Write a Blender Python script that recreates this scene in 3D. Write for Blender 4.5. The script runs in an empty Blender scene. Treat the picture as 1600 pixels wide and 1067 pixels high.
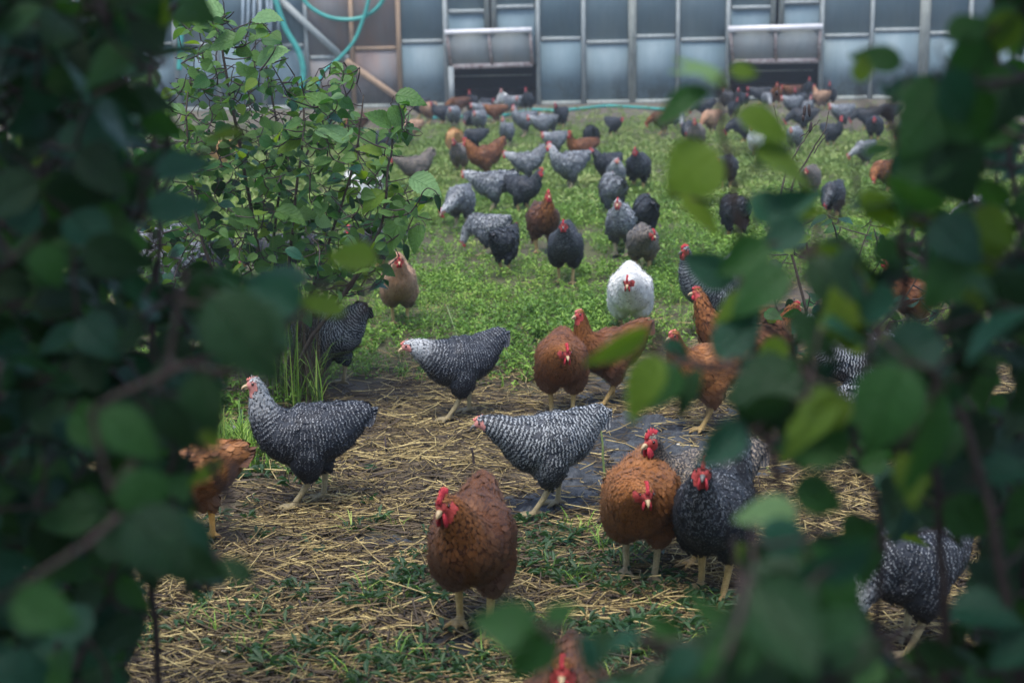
import bpy, math, random
import numpy as np
from mathutils import Vector, Matrix, Euler

random.seed(7)
RNG = np.random.default_rng(7)
sc = bpy.context.scene
COL = sc.collection

# ------------------------------------------------------------------ camera
F = 2222.0
PITCH = math.atan((533.5 - 35.0) / F)
ROLL = math.radians(1.0)
CAMZ = 1.75
fwd = Vector((0, math.cos(PITCH), -math.sin(PITCH)))
r0 = Vector((1, 0, 0))
u0 = Vector((0, math.sin(PITCH), math.cos(PITCH)))
rgt = r0 * math.cos(ROLL) - u0 * math.sin(ROLL)
upv = u0 * math.cos(ROLL) + r0 * math.sin(ROLL)
cam_d = bpy.data.cameras.new('camera')
cam_d.sensor_width = 36.0
cam_d.lens = F * 36.0 / 1600.0
cam_d.clip_start = 0.05
cam_d.clip_end = 2000
cam_d.dof.use_dof = True
cam_d.dof.focus_distance = 5.6
cam_d.dof.aperture_fstop = 3.0
cam = bpy.data.objects.new('camera', cam_d)
COL.objects.link(cam)
M3 = Matrix((rgt, upv, -fwd)).transposed()
cam.matrix_world = Matrix.Translation((0, 0, CAMZ)) @ M3.to_4x4()
sc.camera = cam

# ------------------------------------------------------------------ world, sun, exposure
SUN_EL, SUN_AZ = 72.0, 200.0          # azimuth from +Y (beyond the glasshouse) towards +X
world = bpy.data.worlds.new('World')
sc.world = world
world.use_nodes = True
wn = world.node_tree
wn.nodes.clear()
wo = wn.nodes.new('ShaderNodeOutputWorld')
wb = wn.nodes.new('ShaderNodeBackground')
ws = wn.nodes.new('ShaderNodeTexSky')
ws.sky_type = 'NISHITA'
ws.sun_disc = False
ws.sun_elevation = math.radians(SUN_EL)
ws.sun_rotation = math.radians(SUN_AZ)
ws.air_density = 1.0
ws.dust_density = 2.5
ws.ozone_density = 1.5
wb.inputs['Strength'].default_value = 0.15
wn.links.new(ws.outputs[0], wb.inputs[0])
wn.links.new(wb.outputs[0], wo.inputs[0])
sun_d = bpy.data.lights.new('sun', 'SUN')
sun_d.energy = 1.5
sun_d.angle = math.radians(20)
sun_d.color = (1.0, 0.95, 0.88)
sun = bpy.data.objects.new('sun', sun_d)
COL.objects.link(sun)
_e, _a = math.radians(SUN_EL), math.radians(SUN_AZ)
sdir = Vector((math.sin(_a) * math.cos(_e), math.cos(_a) * math.cos(_e), math.sin(_e)))
sun.rotation_euler = sdir.to_track_quat('Z', 'Y').to_euler()
sun.location = (0, 0, 12)
sc.view_settings.view_transform = 'Standard'
sc.view_settings.look = 'None'
sc.view_settings.gamma = 1.0
sc.view_settings.use_curve_mapping = False
sc.view_settings.exposure = 1.28
sc.cycles.use_denoising = True
sc.cycles.max_bounces = 6
sc.cycles.diffuse_bounces = 3
sc.cycles.glossy_bounces = 2
sc.cycles.transmission_bounces = 4
sc.cycles.transparent_max_bounces = 6
sc.cycles.sample_clamp_indirect = 4.0


# ------------------------------------------------------------------ helpers
def ray(px, py):
    return fwd + rgt * ((px - 800.0) / F) + upv * ((533.5 - py) / F)


def gpt(px, py, z=0.0):
    d = ray(px, py)
    t = (z - CAMZ) / d.z
    return Vector((0, 0, CAMZ)) + d * t


def atY(px, py, Y):
    d = ray(px, py)
    return Vector((0, 0, CAMZ)) + d * (Y / d.y)


def atD(px, py, D):
    return Vector((0, 0, CAMZ)) + ray(px, py) * D


def toimg(P):
    P = np.asarray(P, float) - np.array([0, 0, CAMZ])
    z = P @ np.array(fwd)
    x = P @ np.array(rgt)
    y = P @ np.array(upv)
    return 800 + F * x / z, 533.5 - F * y / z


def link(name, me, mats=None, parent=None):
    o = bpy.data.objects.new(name, me)
    COL.objects.link(o)
    if mats is not None and me is not None and len(me.materials) == 0:
        for m in (mats if isinstance(mats, (list, tuple)) else [mats]):
            me.materials.append(m)
    if parent is not None:
        o.parent = parent
    return o


def empty(name, loc, rz=0.0):
    o = bpy.data.objects.new(name, None)
    COL.objects.link(o)
    o.location = loc
    o.rotation_euler = (0, 0, rz)
    o.empty_display_size = 0.1
    return o


def tag(o, label=None, cat=None, group=None, kind=None):
    if label:
        o['label'] = label
    if cat:
        o['category'] = cat
    if group:
        o['group'] = group
    if kind:
        o['kind'] = kind
    return o


def mesh_np(name, V, faces=None, quads=None, tris=None, smooth=True):
    """fast mesh from numpy arrays"""
    me = bpy.data.meshes.new(name)
    V = np.asarray(V, np.float32)
    loops, starts, n = [], [], 0
    if quads is not None and len(quads):
        q = np.asarray(quads, np.int32)
        loops.append(q.ravel())
        starts.append(np.arange(len(q)) * 4)
        n = len(q) * 4
    if tris is not None and len(tris):
        t = np.asarray(tris, np.int32)
        loops.append(t.ravel())
        starts.append(n + np.arange(len(t)) * 3)
    loops = np.concatenate(loops)
    starts = np.concatenate(starts)
    me.vertices.add(len(V))
    me.vertices.foreach_set('co', V.ravel())
    me.loops.add(len(loops))
    me.loops.foreach_set('vertex_index', loops.astype(np.int32))
    me.polygons.add(len(starts))
    me.polygons.foreach_set('loop_start', starts.astype(np.int32))
    me.update(calc_edges=True)
    if smooth:
        me.polygons.foreach_set('use_smooth', np.ones(len(starts), bool))
    return me


def set_attr(me, name, arr):
    a = me.attributes.new(name, 'FLOAT_COLOR', 'POINT')
    a.data.foreach_set('color', np.asarray(arr, np.float32).ravel())


def set_uv(me, uvv):
    uv = me.uv_layers.new(name='UVMap')
    li = np.empty(len(me.loops), np.int32)
    me.loops.foreach_get('vertex_index', li)
    uv.data.foreach_set('uv', np.asarray(uvv, np.float32)[li].ravel())


class MB:
    """collects boxes and tubes for one mesh"""

    def __init__(self):
        self.V, self.Q, self.T, self.n = [], [], [], 0

    def add(self, V, Q=None, T=None):
        V = np.asarray(V, float)
        self.V.append(V)
        if Q is not None and len(Q):
            self.Q.append(np.asarray(Q) + self.n)
        if T is not None and len(T):
            self.T.append(np.asarray(T) + self.n)
        self.n += len(V)
        return self

    def box(self, a, b, rot=None, c=None):
        x0, y0, z0 = a
        x1, y1, z1 = b
        V = np.array([(x0, y0, z0), (x1, y0, z0), (x1, y1, z0), (x0, y1, z0), (x0, y0, z1), (x1, y0, z1), (x1, y1, z1), (x0, y1, z1)], float)
        if rot is not None:
            R = np.array(rot)
            cc = np.array(c)
            V = (V - cc) @ R.T + cc
        return self.add(V, [(0, 3, 2, 1), (4, 5, 6, 7), (0, 1, 5, 4), (1, 2, 6, 5), (2, 3, 7, 6), (3, 0, 4, 7)])

    def beam(self, p, q, w, d):
        """box beam from p to q, w across (x/z plane), d in y"""
        p, q = np.array(p, float), np.array(q, float)
        t = q - p
        L = np.linalg.norm(t)
        t /= L
        y = np.array([0, 1.0, 0])
        s = np.cross(t, y)
        s /= np.linalg.norm(s)
        y = np.cross(s, t)
        V = []
        for e in (p, q):
            for a, b in ((-1, -1), (1, -1), (1, 1), (-1, 1)):
                V.append(e + s * a * w / 2 + y * b * d / 2)
        return self.add(V, [(0, 1, 2, 3), (7, 6, 5, 4), (0, 4, 5, 1), (1, 5, 6, 2), (2, 6, 7, 3), (3, 7, 4, 0)])

    def tube(self, P, R, n=8, cap=True):
        V, Q, T = tube_np(P, R, n, cap)
        return self.add(V, Q, T)

    def mesh(self, name, smooth=True):
        return mesh_np(name, np.concatenate(self.V), quads=np.concatenate(self.Q) if self.Q else None,
                       tris=np.concatenate(self.T) if self.T else None, smooth=smooth)

    def build(self, name, mat, parent=None, smooth=True):
        return link(name, self.mesh(name, smooth), mat, parent)


def tube_np(P, R, n=8, cap=True, side=(0.13, 1, 0.21)):
    """tube along points P; R radius or (w,h) per point"""
    P = np.asarray(P, float)
    m = len(P)
    R = np.asarray(R, float)
    if R.ndim == 0:
        R = np.full((m, 2), float(R))
    elif R.ndim == 1:
        R = np.stack([R, R], 1)
    T = np.gradient(P, axis=0)
    T /= np.linalg.norm(T, axis=1)[:, None] + 1e-12
    s = np.tile(np.array(side, float), (m, 1))
    s -= T * (s * T).sum(1)[:, None]
    s /= np.linalg.norm(s, axis=1)[:, None] + 1e-12
    u = np.cross(T, s)
    a = np.arange(n) / n * 2 * math.pi
    V = P[:, None, :] + s[:, None, :] * (np.cos(a)[None, :, None] * R[:, 0][:, None, None]) + u[:, None, :] * (np.sin(a)[None, :, None] * R[:, 1][:, None, None])
    V = V.reshape(-1, 3)
    i, j = np.meshgrid(np.arange(m - 1), np.arange(n), indexing='ij')
    j2 = (j + 1) % n
    Q = np.stack([i * n + j, i * n + j2, (i + 1) * n + j2, (i + 1) * n + j], -1).reshape(-1, 4)
    Tt = []
    if cap:
        V = np.concatenate([V, P[:1], P[-1:]])
        c0, c1 = m * n, m * n + 1
        for k in range(n):
            k2 = (k + 1) % n
            Tt.append((c0, k2, k))
            Tt.append((c1, (m - 1) * n + k, (m - 1) * n + k2))
    return V, Q, np.array(Tt) if Tt else None


def catmull(P, n):
    P = np.asarray(P, float)
    m = len(P)
    t = np.linspace(0, m - 1, n)
    i = np.clip(t.astype(int), 0, m - 2)
    f = (t - i)[:, None]
    A = P[np.clip(i - 1, 0, m - 1)]
    B = P[i]
    C = P[i + 1]
    D = P[np.clip(i + 2, 0, m - 1)]
    return 0.5 * ((2 * B) + (-A + C) * f + (2 * A - 5 * B + 4 * C - D) * f ** 2 + (-A + 3 * B - 3 * C + D) * f ** 3)


# value noise
_perm = RNG.random((256, 256))


def vnoise(x, y):
    xi, yi = np.floor(x).astype(int), np.floor(y).astype(int)
    fx, fy = x - xi, y - yi
    fx, fy = fx * fx * (3 - 2 * fx), fy * fy * (3 - 2 * fy)
    a = _perm[xi % 256, yi % 256]
    b = _perm[(xi + 1) % 256, yi % 256]
    c = _perm[xi % 256, (yi + 1) % 256]
    d = _perm[(xi + 1) % 256, (yi + 1) % 256]
    return (a * (1 - fx) + b * fx) * (1 - fy) + (c * (1 - fx) + d * fx) * fy


def fbm(x, y, o=4):
    s, a, t = 0, 1, 0
    for k in range(o):
        s = s + a * vnoise(x * 2 ** k + 17.3 * k, y * 2 ** k + 5.1 * k)
        t += a
        a *= 0.5
    return s / t


# ------------------------------------------------------------------ materials
class NT:
    def __init__(self, name):
        self.m = bpy.data.materials.new(name)
        self.m.use_nodes = True
        self.t = self.m.node_tree
        self.t.nodes.clear()
        self.out = self.t.nodes.new('ShaderNodeOutputMaterial')

    def n(self, typ, **kw):
        nd = self.t.nodes.new('ShaderNode' + typ)
        for k, v in kw.items():
            if k in ('ins',):
                for a, b in v.items():
                    self.set(nd, a, b)
            else:
                setattr(nd, k, v)
        return nd

    def set(self, nd, key, val):
        s = nd.inputs[key]
        if isinstance(val, bpy.types.NodeSocket):
            self.t.links.new(val, s)
        elif isinstance(val, (tuple, list)) and len(val) == 3 and s.type == 'RGBA':
            s.default_value = (*val, 1)
        else:
            s.default_value = val

    def math(self, op, a, b=None, c=None, clamp=False):
        nd = self.n('Math', operation=op, use_clamp=clamp)
        for i, v in enumerate((a, b, c)):
            if v is not None:
                self.set(nd, i, v)
        return nd.outputs[0]

    def mix(self, f, a, b, blend='MIX'):
        nd = self.n('Mix', data_type='RGBA', blend_type=blend)
        self.set(nd, 0, f)
        self.set(nd, 6, a)
        self.set(nd, 7, b)
        return nd.outputs[2]

    def ramp(self, f, stops, interp='LINEAR'):
        nd = self.n('ValToRGB')
        cr = nd.color_ramp
        cr.interpolation = interp
        while len(cr.elements) < len(stops):
            cr.elements.new(0.5)
        for e, (p, c) in zip(cr.elements, stops):
            e.position = p
            e.color = (*c, 1) if len(c) == 3 else c
        self.set(nd, 0, f)
        return nd.outputs[0]

    def maprange(self, v, a, b, c=0.0, d=1.0, smooth=False):
        nd = self.n('MapRange')
        if smooth:
            nd.interpolation_type = 'SMOOTHSTEP'
        self.set(nd, 0, v)
        for i, x in enumerate((a, b, c, d)):
            self.set(nd, i + 1, x)
        return nd.outputs[0]

    def noise(self, scale, detail=4, rough=0.55, vec=None, dist=0.0):
        nd = self.n('TexNoise')
        nd.inputs['Scale'].default_value = scale
        nd.inputs['Detail'].default_value = detail
        nd.inputs['Roughness'].default_value = rough
        nd.inputs['Distortion'].default_value = dist
        if vec is not None:
            self.set(nd, 'Vector', vec)
        return nd.outputs[0]

    def coords(self, which='Object', scale=None):
        tc = self.n('TexCoord').outputs[which]
        if scale is not None:
            mp = self.n('Mapping')
            mp.inputs['Scale'].default_value = scale
            self.set(mp, 0, tc)
            return mp.outputs[0]
        return tc

    def attr(self, name):
        a = self.n('Attribute', attribute_name=name)
        sp = self.n('SeparateColor')
        self.set(sp, 0, a.outputs['Color'])
        return sp.outputs[0], sp.outputs[1], sp.outputs[2], a.outputs['Alpha']

    def bump(self, h, strength=0.3, dist=0.01):
        b = self.n('Bump')
        b.inputs['Strength'].default_value = strength
        self.set(b, 'Distance', dist)
        self.set(b, 'Height', h)
        return b.outputs[0]

    def bsdf(self, color, rough=0.6, normal=None, spec=0.5, **kw):
        p = self.n('BsdfPrincipled')
        self.set(p, 'Base Color', color)
        self.set(p, 'Roughness', rough)
        self.set(p, 'Specular IOR Level', spec)
        if normal is not None:
            self.set(p, 'Normal', normal)
        for k, v in kw.items():
            self.set(p, k, v)
        return p.outputs[0]

    def done(self, sh):
        self.t.links.new(sh, self.out.inputs[0])
        return self.m


def simple(name, c1, c2, scale=20, rough=0.7, bump=0.2, bdist=0.005, spec=0.4, coords='Object', vscale=None):
    t = NT(name)
    v = t.coords(coords, vscale)
    n = t.noise(scale, 5, 0.6, v)
    col = t.mix(t.maprange(n, 0.3, 0.7), c1, c2)
    return t.done(t.bsdf(col, rough, t.bump(n, bump, bdist), spec))


def leaf_mat(name, c1, c2, trans=0.35, tcol=(0.20, 0.32, 0.03), rough=0.42, spot=0.25):
    t = NT(name)
    uv = t.n('UVMap').outputs[0]
    sp = t.n('SeparateXYZ')
    t.set(sp, 0, uv)
    u = t.math('ABSOLUTE', t.math('SUBTRACT', sp.outputs[0], 0.5))
    v = sp.outputs[1]
    r, g, b, a = t.attr('lr')
    ob = t.n('ObjectInfo').outputs['Random']
    rnd = t.math('FRACT', t.math('ADD', ob, r))
    rnd2 = t.math('FRACT', t.math('MULTIPLY', rnd, 7.31))
    base = t.mix(rnd, c1, c2)
    nz = t.noise(9.0, 4, 0.6, t.coords('UV'))
    base = t.mix(t.maprange(nz, 0.35, 0.75, 0, 0.5), base, tuple(x * 1.7 for x in c2))
    # veins
    mid = t.maprange(u, 0.0, 0.022, 1, 0)
    sv = t.math('FRACT', t.math('SUBTRACT', t.math('MULTIPLY', v, 8.0), t.math('MULTIPLY', u, 5.0)))
    side = t.maprange(t.math('ABSOLUTE', t.math('SUBTRACT', sv, 0.5)), 0.0, 0.09, 1, 0)
    vein = t.math('MAXIMUM', mid, t.math('MULTIPLY', side, 0.6))
    col = t.mix(t.math('MULTIPLY', vein, 0.45), base, tuple(min(1, x * 2.6 + 0.015) for x in c2))
    # age spots and browned edge on some
    sn = t.noise(3.0, 5, 0.7, t.coords('UV'), 0.4)
    sp_f = t.math('MULTIPLY', t.maprange(sn, 0.60, 0.68), t.maprange(rnd2, 1 - spot, 1.0))
    col = t.mix(sp_f, col, (0.09, 0.055, 0.02))
    nb = t.bump(t.math('ADD', t.math('MULTIPLY', vein, -0.8), t.math('MULTIPLY', nz, 0.5)), 0.9, 0.006)
    p = t.bsdf(col, rough + .1, nb, 0.28)
    tr = t.n('BsdfTranslucent')
    t.set(tr, 'Color', t.mix(sp_f, tcol, (0.05, 0.03, 0.01)))
    mx = t.n('MixShader')
    mx.inputs[0].default_value = trans
    t.t.links.new(p, mx.inputs[1])
    t.t.links.new(tr.outputs[0], mx.inputs[2])
    return t.done(mx.outputs[0])


LEAF = {
    'g': leaf_mat('leaf_green', (0.011, 0.046, 0.013), (0.024, 0.088, 0.020), 0.30, (0.06, 0.20, 0.02), rough=.36),
    'y': leaf_mat('leaf_yellow_green', (0.06, 0.13, 0.014), (0.11, 0.18, 0.02), 0.45, (0.20, 0.34, 0.015)),
    'b': leaf_mat('leaf_blue_green', (0.008, 0.042, 0.026), (0.016, 0.074, 0.042), 0.22, (0.03, 0.13, 0.03), rough=0.32),
    'd': leaf_mat('leaf_dark', (0.006, 0.024, 0.010), (0.012, 0.044, 0.014), 0.18, (0.02, 0.08, 0.01), rough=.40),  # darkened green: shade of the near shrubs put into the colour
    'm': leaf_mat('leaf_mid_green', (0.035, 0.095, 0.025), (0.080, 0.165, 0.038), 0.32, (0.12, 0.26, 0.03)),
    'p': leaf_mat('leaf_pale', (0.10, 0.20, 0.09), (0.15, 0.27, 0.11), 0.40, (0.20, 0.36, 0.08), rough=0.5),
}
M_BARK = simple('bark', (0.030, 0.022, 0.018), (0.075, 0.058, 0.045), 60, 0.8, 0.5, 0.003)
M_TWIG = simple('twig_bark', (0.018, 0.011, 0.012), (0.05, 0.034, 0.030), 90, 0.7, 0.3, 0.002)


def plumage_mat(name, kind):
    t = NT(name)
    arc, u, v, rnd = t.attr('fea')
    head, vent, thigh, big = t.attr('reg')
    ob = t.n('ObjectInfo').outputs['Random']
    au = t.math('ABSOLUTE', t.math('SUBTRACT', u, 0.5))       # 0..0.5
    if kind in ('barred', 'speckle', 'grey', 'dark', 'cuckoo'):
        pitch = {'barred': 0.0135, 'speckle': 0.0135, 'grey': 0.026, 'dark': 0.024, 'cuckoo': 0.014}[kind]
        nzz = t.noise(60.0, 2, 0.5, t.coords('Object'))
        ph = t.math('ADD', t.math('DIVIDE', arc, pitch), t.math('MULTIPLY', au, -0.7))
        ph = t.math('ADD', ph, t.math('MULTIPLY', t.math('SUBTRACT', nzz, 0.5), {'grey': 2.2, 'dark': 2.4, 'barred': 0.8}.get(kind, 1.2)))
        ph = t.math('ADD', ph, t.math('MULTIPLY', rnd, {'grey': 0.5, 'dark': 0.5}.get(kind, 0.2)))
        s = t.math('SINE', t.math('MULTIPLY', ph, 6.2832))
        lo, hi = {'barred': (0.0, 0.75), 'speckle': (0.45, 1.15), 'grey': (-0.25, 0.7), 'dark': (0.45, 1.1), 'cuckoo': (0.0, 0.7)}[kind]
        hshift = t.math('MULTIPLY', head, 0.55 if kind in ('speckle', 'grey') else 0.2)
        bar = t.maprange(t.math('ADD', s, hshift), lo, hi, smooth=True)
        if kind in ('speckle', 'dark'):
            # broken into marks towards the feather edge
            brk = t.maprange(au, 0.05, 0.28, 0.15, 1.0)
            bar = t.math('MULTIPLY', bar, t.math('MAXIMUM', brk, head))
        dark = {'barred': (0.020, 0.026, 0.036), 'speckle': (0.016, 0.020, 0.030), 'grey': (0.036, 0.043, 0.053), 'dark': (0.010, 0.013, 0.018), 'cuckoo': (0.04, 0.04, 0.045)}[kind]
        light = {'barred': (0.42, 0.45, 0.465), 'speckle': (0.46, 0.49, 0.51), 'grey': (0.36, 0.385, 0.40), 'dark': (0.22, 0.24, 0.26), 'cuckoo': (0.33, 0.27, 0.20)}[kind]
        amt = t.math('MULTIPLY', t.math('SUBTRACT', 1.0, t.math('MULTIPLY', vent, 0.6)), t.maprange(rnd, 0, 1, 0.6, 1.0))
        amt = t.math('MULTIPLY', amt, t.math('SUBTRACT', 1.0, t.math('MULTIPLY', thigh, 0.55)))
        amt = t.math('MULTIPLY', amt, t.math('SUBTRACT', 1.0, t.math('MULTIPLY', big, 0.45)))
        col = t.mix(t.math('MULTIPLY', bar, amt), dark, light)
        if kind in ('speckle', 'grey'):
            col = t.mix(t.math('MULTIPLY', t.maprange(head, 0.45, 0.95), 0.8), col, (0.54, 0.56, 0.57))
        if kind == 'cuckoo':
            col = t.mix(t.math('MULTIPLY', t.maprange(vent, 0.0, 0.8), 0.5), col, (0.26, 0.17, 0.09))
    elif kind in ('brown', 'golden', 'chestnut', 'tan'):
        a, b, tipc, fluff, vent_shade = {
            'brown': ((0.105, 0.037, 0.014), (0.26, 0.100, 0.034), (0.045, 0.018, 0.012), (0.27, 0.16, 0.10), (0.060, 0.022, 0.013)),
            'golden': ((0.17, 0.062, 0.018), (0.37, 0.155, 0.046), (0.09, 0.032, 0.014), (0.26, 0.13, 0.07), (0.11, 0.040, 0.018)),
            'chestnut': ((0.065, 0.022, 0.010), (0.165, 0.066, 0.022), (0.035, 0.013, 0.010), (0.24, 0.14, 0.10), (0.040, 0.014, 0.010)),
            'tan': ((0.34, 0.19, 0.11), (0.48, 0.31, 0.20), (0.10, 0.055, 0.035), (0.16, 0.15, 0.16), (0.26, 0.13, 0.07))}[kind]
        col = t.mix(rnd, tuple(x * .75 for x in a), tuple(min(1, x * 1.15) for x in b))
        patch = t.noise(16.0, 3, 0.6, t.coords('Object'))
        col = t.mix(t.maprange(patch, .30, .70, 0.0, 0.75), col, tuple(x * .62 for x in a))
        col = t.mix(t.math('MULTIPLY', t.maprange(head, 0.05, 0.7), 0.6), col, (0.36, 0.13, 0.028) if kind != 'tan' else (0.45, 0.22, 0.11))
        edge = t.math('MULTIPLY', t.maprange(v, 0.55, 1.0), t.maprange(au, 0.0, 0.3, 0.4, 1.0))
        col = t.mix(t.math('MULTIPLY', edge, t.maprange(rnd, 0.1, 1, 0.15, 0.75)), col, tipc)
        streak = t.math('MULTIPLY', t.maprange(au, 0.0, 0.07, 1, 0), 0.35)
        col = t.mix(streak, col, tuple(min(1, x * 1.5) for x in b))
        col = t.mix(t.math('MULTIPLY', vent, 0.75), col, vent_shade)  # darker underside: partly belly plumage, partly shade painted in
        col = t.mix(t.math('MULTIPLY', thigh, 0.9), col, fluff)
        # a few dark ticks in the neck cape
        tick = t.math('MULTIPLY', t.maprange(rnd, 0.80, 0.86), t.maprange(au, 0.05, 0.14, 1, 0))
        col = t.mix(t.math('MULTIPLY', tick, t.maprange(head, 0.05, 0.35, 0.0, 0.9)), col, (0.012, 0.010, 0.012))
        col = t.mix(t.math('MULTIPLY', big, 0.55), col, (0.05, 0.025, 0.02))
    elif kind == 'white':
        col = t.mix(rnd, (0.66, 0.66, 0.62), (0.80, 0.80, 0.78))
        tick = t.math('MULTIPLY', t.maprange(rnd, 0.86, 0.9), t.maprange(v, 0.6, 0.8))
        col = t.mix(t.math('MULTIPLY', tick, t.math('SUBTRACT', 1.0, vent)), col, (0.05, 0.05, 0.05))
    elif kind == 'buff':
        col = t.mix(rnd, (0.55, 0.30, 0.12), (0.70, 0.42, 0.20))
    barb = t.noise(40.0, 3, 0.6, t.coords('UV', (1, 30, 1)))
    col = t.mix(0.35, col, t.mix(barb, (0.25, 0.25, 0.25), (1.0, 1.0, 1.0)), 'MULTIPLY')
    p = t.bsdf(col, 0.62, t.bump(barb, 0.25, 0.001), 0.35)
    return t.done(p)


PLUME = {k: plumage_mat('plumage_' + k, k) for k in ('barred', 'speckle', 'grey', 'dark', 'cuckoo', 'brown', 'golden', 'chestnut', 'tan', 'white', 'buff')}
UNDER = {}
for k, c in dict(barred=(0.05, 0.055, 0.065), speckle=(0.035, 0.04, 0.05), grey=(0.10, 0.11, 0.125), dark=(0.02, 0.024, 0.032), cuckoo=(0.08, 0.075, 0.07),
                 brown=(0.09, 0.034, 0.014), golden=(0.15, 0.058, 0.018), chestnut=(0.055, 0.021, 0.010), tan=(0.28, 0.18, 0.12), white=(0.62, 0.62, 0.58), buff=(0.5, 0.3, 0.13)).items():
    UNDER[k] = simple('underplumage_' + k, c, tuple(x * 1.4 for x in c), 90, 0.85, 0.4, 0.003, 0.2)
M_SHANK = simple('shank_yellow', (0.30, 0.20, 0.065), (0.48, 0.34, 0.13), 160, 0.6, 0.6, 0.002)
M_SHANKG = simple('shank_greyish', (0.20, 0.165, 0.085), (0.36, 0.30, 0.17), 160, 0.6, 0.6, 0.002)
M_SHANKO = simple('shank_orange', (0.55, 0.27, 0.06), (0.68, 0.38, 0.10), 160, 0.6, 0.6, 0.002)
def shank_mat(name, a, b):
    t = NT(name)
    v = t.coords('Object')
    n = t.noise(90, 4, .6, v)
    sp = t.n('SeparateXYZ')
    t.set(sp, 0, v)
    band = t.math('SINE', t.math('MULTIPLY', sp.outputs[2], 1500.0))
    col = t.mix(t.maprange(n, .3, .7), a, b)
    col = t.mix(t.maprange(band, .2, 1, 0, .3), col, tuple(x * .5 for x in a))
    mud = t.math('MULTIPLY', t.maprange(sp.outputs[2], .05, .004), t.maprange(n, .42, .6, .25, .9))
    col = t.mix(mud, col, (0.06, 0.045, 0.032))
    return t.done(t.bsdf(col, .62, t.bump(t.math('ADD', n, t.math('MULTIPLY', band, .3)), .7, .002), .35))


M_SHANK = shank_mat('shank_scaled_yellow', (0.30, 0.20, 0.065), (0.50, 0.35, 0.13))
M_SHANKG = shank_mat('shank_scaled_greyish', (0.22, 0.18, 0.09), (0.40, 0.33, 0.18))
M_FACE_P = simple('face_pink', (0.42, 0.14, 0.12), (0.58, 0.28, 0.24), 160, 0.6, 0.5, 0.002)
M_FACE_R = simple('face_red', (0.26, 0.022, 0.022), (0.46, 0.075, 0.065), 160, 0.55, 0.5, 0.002)
M_COMB = simple('comb_red', (0.24, 0.008, 0.016), (0.50, 0.034, 0.050), 150, 0.6, 1.0, 0.003)
M_COMBP = simple('comb_pale', (0.50, 0.12, 0.10), (0.62, 0.22, 0.18), 120, 0.5, 0.6, 0.002)
M_BEAK = simple('beak_horn', (0.30, 0.22, 0.12), (0.50, 0.38, 0.22), 80, 0.4, 0.2, 0.001)
M_BEAKD = simple('beak_dark', (0.05, 0.05, 0.055), (0.14, 0.13, 0.12), 80, 0.4, 0.2, 0.001)
M_EYE = simple('eye_dark', (0.012, 0.006, 0.004), (0.02, 0.010, 0.006), 10, 0.12, 0.0, 0.001, 0.8)
M_IRIS = simple('eye_iris', (0.35, 0.12, 0.03), (0.45, 0.18, 0.05), 50, 0.3, 0.0, 0.001)

# ------------------------------------------------------------------ ground
# ground cover blobs given as picture spots turned into places on the ground: (x, y, rx, ry)
def blobmask(X, Y, blobs):
    px, py = toimg(np.stack([X, Y, np.zeros_like(X)], -1))
    m = np.zeros_like(X)
    for (cx, cy, rx, ry, w) in blobs:
        d = ((px - cx) / rx) ** 2 + ((py - cy) / ry) ** 2
        m = np.maximum(m, w * np.clip(1.6 - d, 0, 1) / 1.0)
    return np.clip(m, 0, 1)


GREEN = [(800, 450, 330, 130, 1), (500, 540, 230, 60, 1), (1250, 330, 500, 110, 1), (900, 290, 750, 95, 1), (380, 670, 80, 75, 1),
         (890, 865, 120, 42, .85), (940, 905, 90, 30, .6), (570, 930, 170, 30, .62), (300, 1000, 140, 50, .65), (620, 1040, 200, 40, .85), (440, 850, 50, 16, .5),
         (820, 570, 70, 50, .8), (700, 560, 80, 30, .7), (1100, 1000, 200, 50, .8), (230, 560, 200, 80, .7), (1500, 480, 200, 90, .5), (530, 580, 60, 25, .7),
         (1050, 930, 60, 20, .5), (250, 900, 60, 30, .5), (850, 1030, 150, 40, .7), (300, 400, 350, 110, .9)]
MUD = [(1010, 720, 130, 75, 1), (900, 740, 70, 60, .9), (1150, 700, 120, 70, .8), (820, 790, 60, 25, .6), 
       (1000, 610, 120, 30, .45), (600, 650, 60, 12, .5), (480, 960, 80, 15, .5), (720, 1010, 100, 20, .5), (560, 850, 80, 12, .4)]


def cover(X, Y):
    n1 = fbm(X * 1.3 + 40, Y * 1.3 + 11, 4)
    n2 = fbm(X * 4 + 3, Y * 4 + 70, 3)
    g = blobmask(X, Y, GREEN)
    g = np.clip((g + (n1 - 0.5) * 1.4 + (n2 - .5) * .9 - 0.28) * 2.2, 0, 1)
    mud = np.clip((blobmask(X, Y, MUD) + (n1 - .5) * 0.9 + (n2 - .5) * .8 - 0.4) * 2.5, 0, 1)
    far = np.clip((Y - 24.5 + (n1 - .5) * 9) / 4.0, 0, 1)          # bare trodden earth before the house
    n3 = fbm(X * .55 + 21, Y * .45 + 33, 3)
    g = g * (1 - 0.8 * far) * np.clip((n3 - .26) * 5.5, .55, 1)
    straw = np.clip(1.0 - np.clip((Y - 6.6 - (n1 - .5) * 3) / 1.2, 0, 1), 0, 1)
    straw = np.maximum(straw, 0.18)
    return g * (1 - 0.85 * mud), mud, straw * (1 - 0.9 * mud), far


def gheight(X, Y):
    return (fbm(X * 0.9, Y * 0.9, 3) - 0.5) * 0.05 + (fbm(X * 9 + 5, Y * 9, 3) - 0.5) * 0.018 * np.exp(-Y / 15)


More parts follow.
